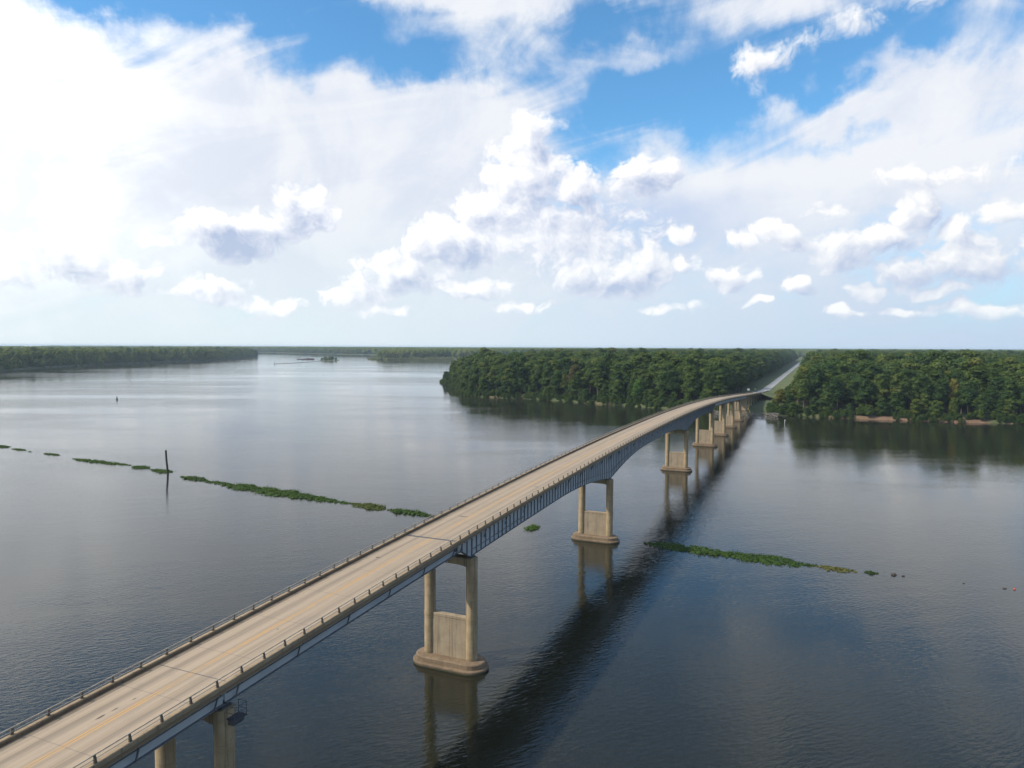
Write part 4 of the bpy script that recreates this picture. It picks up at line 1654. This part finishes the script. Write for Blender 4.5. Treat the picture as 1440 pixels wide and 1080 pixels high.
# ------------------------------------------------------------------ far river works
dk = empty('rubble_dike', (-576, 1890, 0), 0)
tag(dk, 'long thin rubble dike reaching out from the islet', 'dike')
dm = MB()
A, B = Vector((0, -166, 0)), Vector((0, 240, 0))
secs = []
for i in range(60):
    t = i / 59
    p = A.lerp(B, t) + Vector((18 * math.sin(t * 2.6), 0, 0))
    w = 2.6 + .8 * mnoise.noise(Vector((i * .7, 0, 1)))
    h = .75 + .35 * mnoise.noise(Vector((i * .9, 2, 1)))
    secs.append([(p.x - w, p.y, -.5), (p.x - w * .4, p.y, h), (p.x + w * .4, p.y, h), (p.x + w, p.y, -.5)])
dm.sweep(secs)
dm.build('crest', M['rock'], dk)
MB().tube((0, -166, -1), (0, -166, 7.5), .35, .3, n=8).build('marker_post', M['timber'], dk)

bg_ = empty('work_barge', (-674, 2325, 0), R(8))
tag(bg_, 'rusty work barge with a pale deckhouse moored by the islet', 'barge')
MB().rings([[(-26, -5, -.5), (26, -5, -.5), (26, 5, -.5), (-26, 5, -.5)], [(-28, -5, .9), (28, -5, .9), (28, 5, .9), (-28, 5, .9)], [(-28.5, -5, 2.0), (28.5, -5, 2.0), (28.5, 5, 2.0), (-28.5, 5, 2.0)]]).build('hull', M['rust'], bg_)
dh = MB().bbox((-13, -3, 2.0), (-3, 3, 5.0), .1).build('deckhouse', M['white'], bg_)
MB().bbox((-11, -2.2, 5.0), (-6, 2.2, 7.2), .1).build('wheelhouse', M['white'], dh)
for xx in (-11.5, -9, -6.5, -4.3):
    MB().box((xx - .5, -3.03, 3.3), (xx + .5, -2.98, 4.3)).build('window', M['black_steel'], dh)
MB().tube((-24, 0, 2), (-24, 0, 7), .25, .2, n=8).build('mast', M['rust'], bg_)
cr = MB()
for xx in (2, 8, 14, 20):
    cr.bbox((xx, -3.5, 2.0), (xx + 4.5, 3.5, 2.9 + .5 * (xx % 3)), .1)
cr.build('cargo', M['rust'], bg_)

isl = MB()
ring0 = []
for k_, (off, z) in enumerate(((0, -.6), (2, .5), (6, 1.2))):
    ring = []
    for i in range(28):
        a = 2 * math.pi * i / 28
        k = 1 + .22 * mnoise.noise(Vector((math.cos(a) * 1.4, math.sin(a) * 1.4, 4)))
        ring.append(((32 - off) * k * math.cos(a), (22 - off) * k * math.sin(a), z))
    ring0.append(ring)
isl.rings(ring0)
io = isl.build('islet', M['soil'], None, (-566, 2195, 0))
tag(io, 'tiny wooded islet in the middle of the river', 'islet', kind='structure')
names = ['tallest tree on the islet', 'spreading tree left of the tallest on the islet', 'low bushy tree at the left end of the islet', 'rounded tree right of the tallest on the islet',
         'small tree at the right end of the islet', 'short tree near the water in front of the islet', 'half hidden tree at the back of the islet']
for (dx, dy, k), lab in zip([(2, 0, .55), (-8, 2, .45), (-21, 0, .33), (11, -2, .48), (22, 1, .38), (-3, -11, .28), (-14, 7, .42)], names):
    v = int(abs(dx)) % NV
    place_tree(-566 + dx, 2195 + dy, -6.5 * k, k * 1.1, dx, v, lab, None, recolour(v, M['leaf_light']), 2.0)

# ------------------------------------------------------------------ landing: riprap, signs, guardrails
rr = []
rv, rf = [], []
r_ = np.random.default_rng(21)
for i in range(900):
    s = r_.uniform(491, 511)
    o = r_.uniform(-18, 24)
    x, y, _ = bp(s, o)
    rad = r_.uniform(.22, .55)
    bm = bmesh.new(); bmesh.ops.create_icosphere(bm, subdivisions=1, radius=1)
    n = len(rv)
    kx = r_.uniform(.7, 1.3, 3)
    for v in bm.verts:
        k = 1 + r_.uniform(-.18, .18)
        rv.append((x + v.co.x * rad * kx[0] * k, y + v.co.y * rad * kx[1] * k, np.interp(s, [493, 496, 511], [-.1, .7, 2.2]) + v.co.z * rad * .6 * kx[2] * k))
    for f in bm.faces:
        rf.append([n + v.index for v in f.verts])
    bm.free()
ro = link('riprap', np_mesh('riprap', np.array(rv), np.array(rf), M['rock']))
tag(ro, 'grey riprap stones on the bank under the bridge landing', 'riprap', kind='stuff')


def sign(s, o, w, h, zc, label, mat='white'):
    p = bp(s, o, 0)
    zg = GROUND + .1 if abs(o) > 9 else deck_z(s) - .6
    e = empty('road_sign', (p.x, p.y, zg), BROT)
    tag(e, label, 'sign')
    MB().box((-.05, -.05, 0), (.05, .05, zc + h / 2)).build('post', M['galv'], e)
    MB().bbox((-w / 2, -.09, zc - h / 2), (w / 2, -.055, zc + h / 2), .008).build('board', M[mat], e)
    return e


sign(628, -5.6, 1.9, 1.5, 3.2, 'pale square road sign at the far end of the bridge')
sign(705, -6.3, .9, .9, 2.6, 'small road sign further along the left verge')
sign(650, 24, 1.5, 1.5, 5.0, 'white marker board at the wood edge right of the road')

for side in (-1, 1):
    gr = empty('guardrail', tuple(bp(S_END, 0, 0)), BROT)
    tag(gr, ('steel guardrail along the left verge after the bridge' if side < 0 else 'steel guardrail along the right verge after the bridge'), 'guardrail', 'approach guardrails')
    mb = MB()
    mb.sweep([[(side * 4.3 + x, s - S_END, deck_z(s) + z) for x, z in ((-.03, .45), (.03, .45), (.05, .6), (.03, .75), (-.03, .75))] for s in frange(S_END + .5, S_END + 76, 4)])
    mb.build('beam', M['galv'], gr)
    for s in frange(S_END + 1, S_END + 75, 3.8):
        MB().box((side * 4.3 + side * .06, s - S_END - .08, deck_z(s) - .5), (side * 4.3 + side * .22, s - S_END + .08, deck_z(s) + .72)).build('post', M['timber'], gr)

# ------------------------------------------------------------------ haze
hz = MB().box((-16100, -2100, -1.5), (16100, 16100, 52.0))
hm = bpy.data.materials.new('river_haze')
hm.use_nodes = True
hn = hm.node_tree
hn.nodes.clear()
pv = hn.nodes.new('ShaderNodeVolumePrincipled')
pv.inputs['Color'].default_value = (0.66, 0.83, 1.0, 1)
pv.inputs['Density'].default_value = 0.000060
ho = hn.nodes.new('ShaderNodeOutputMaterial')
hn.links.new(pv.outputs[0], ho.inputs['Volume'])
haze = hz.build('haze', hm)
tag(haze, 'thin pale haze over the river and forest', 'haze', kind='stuff')
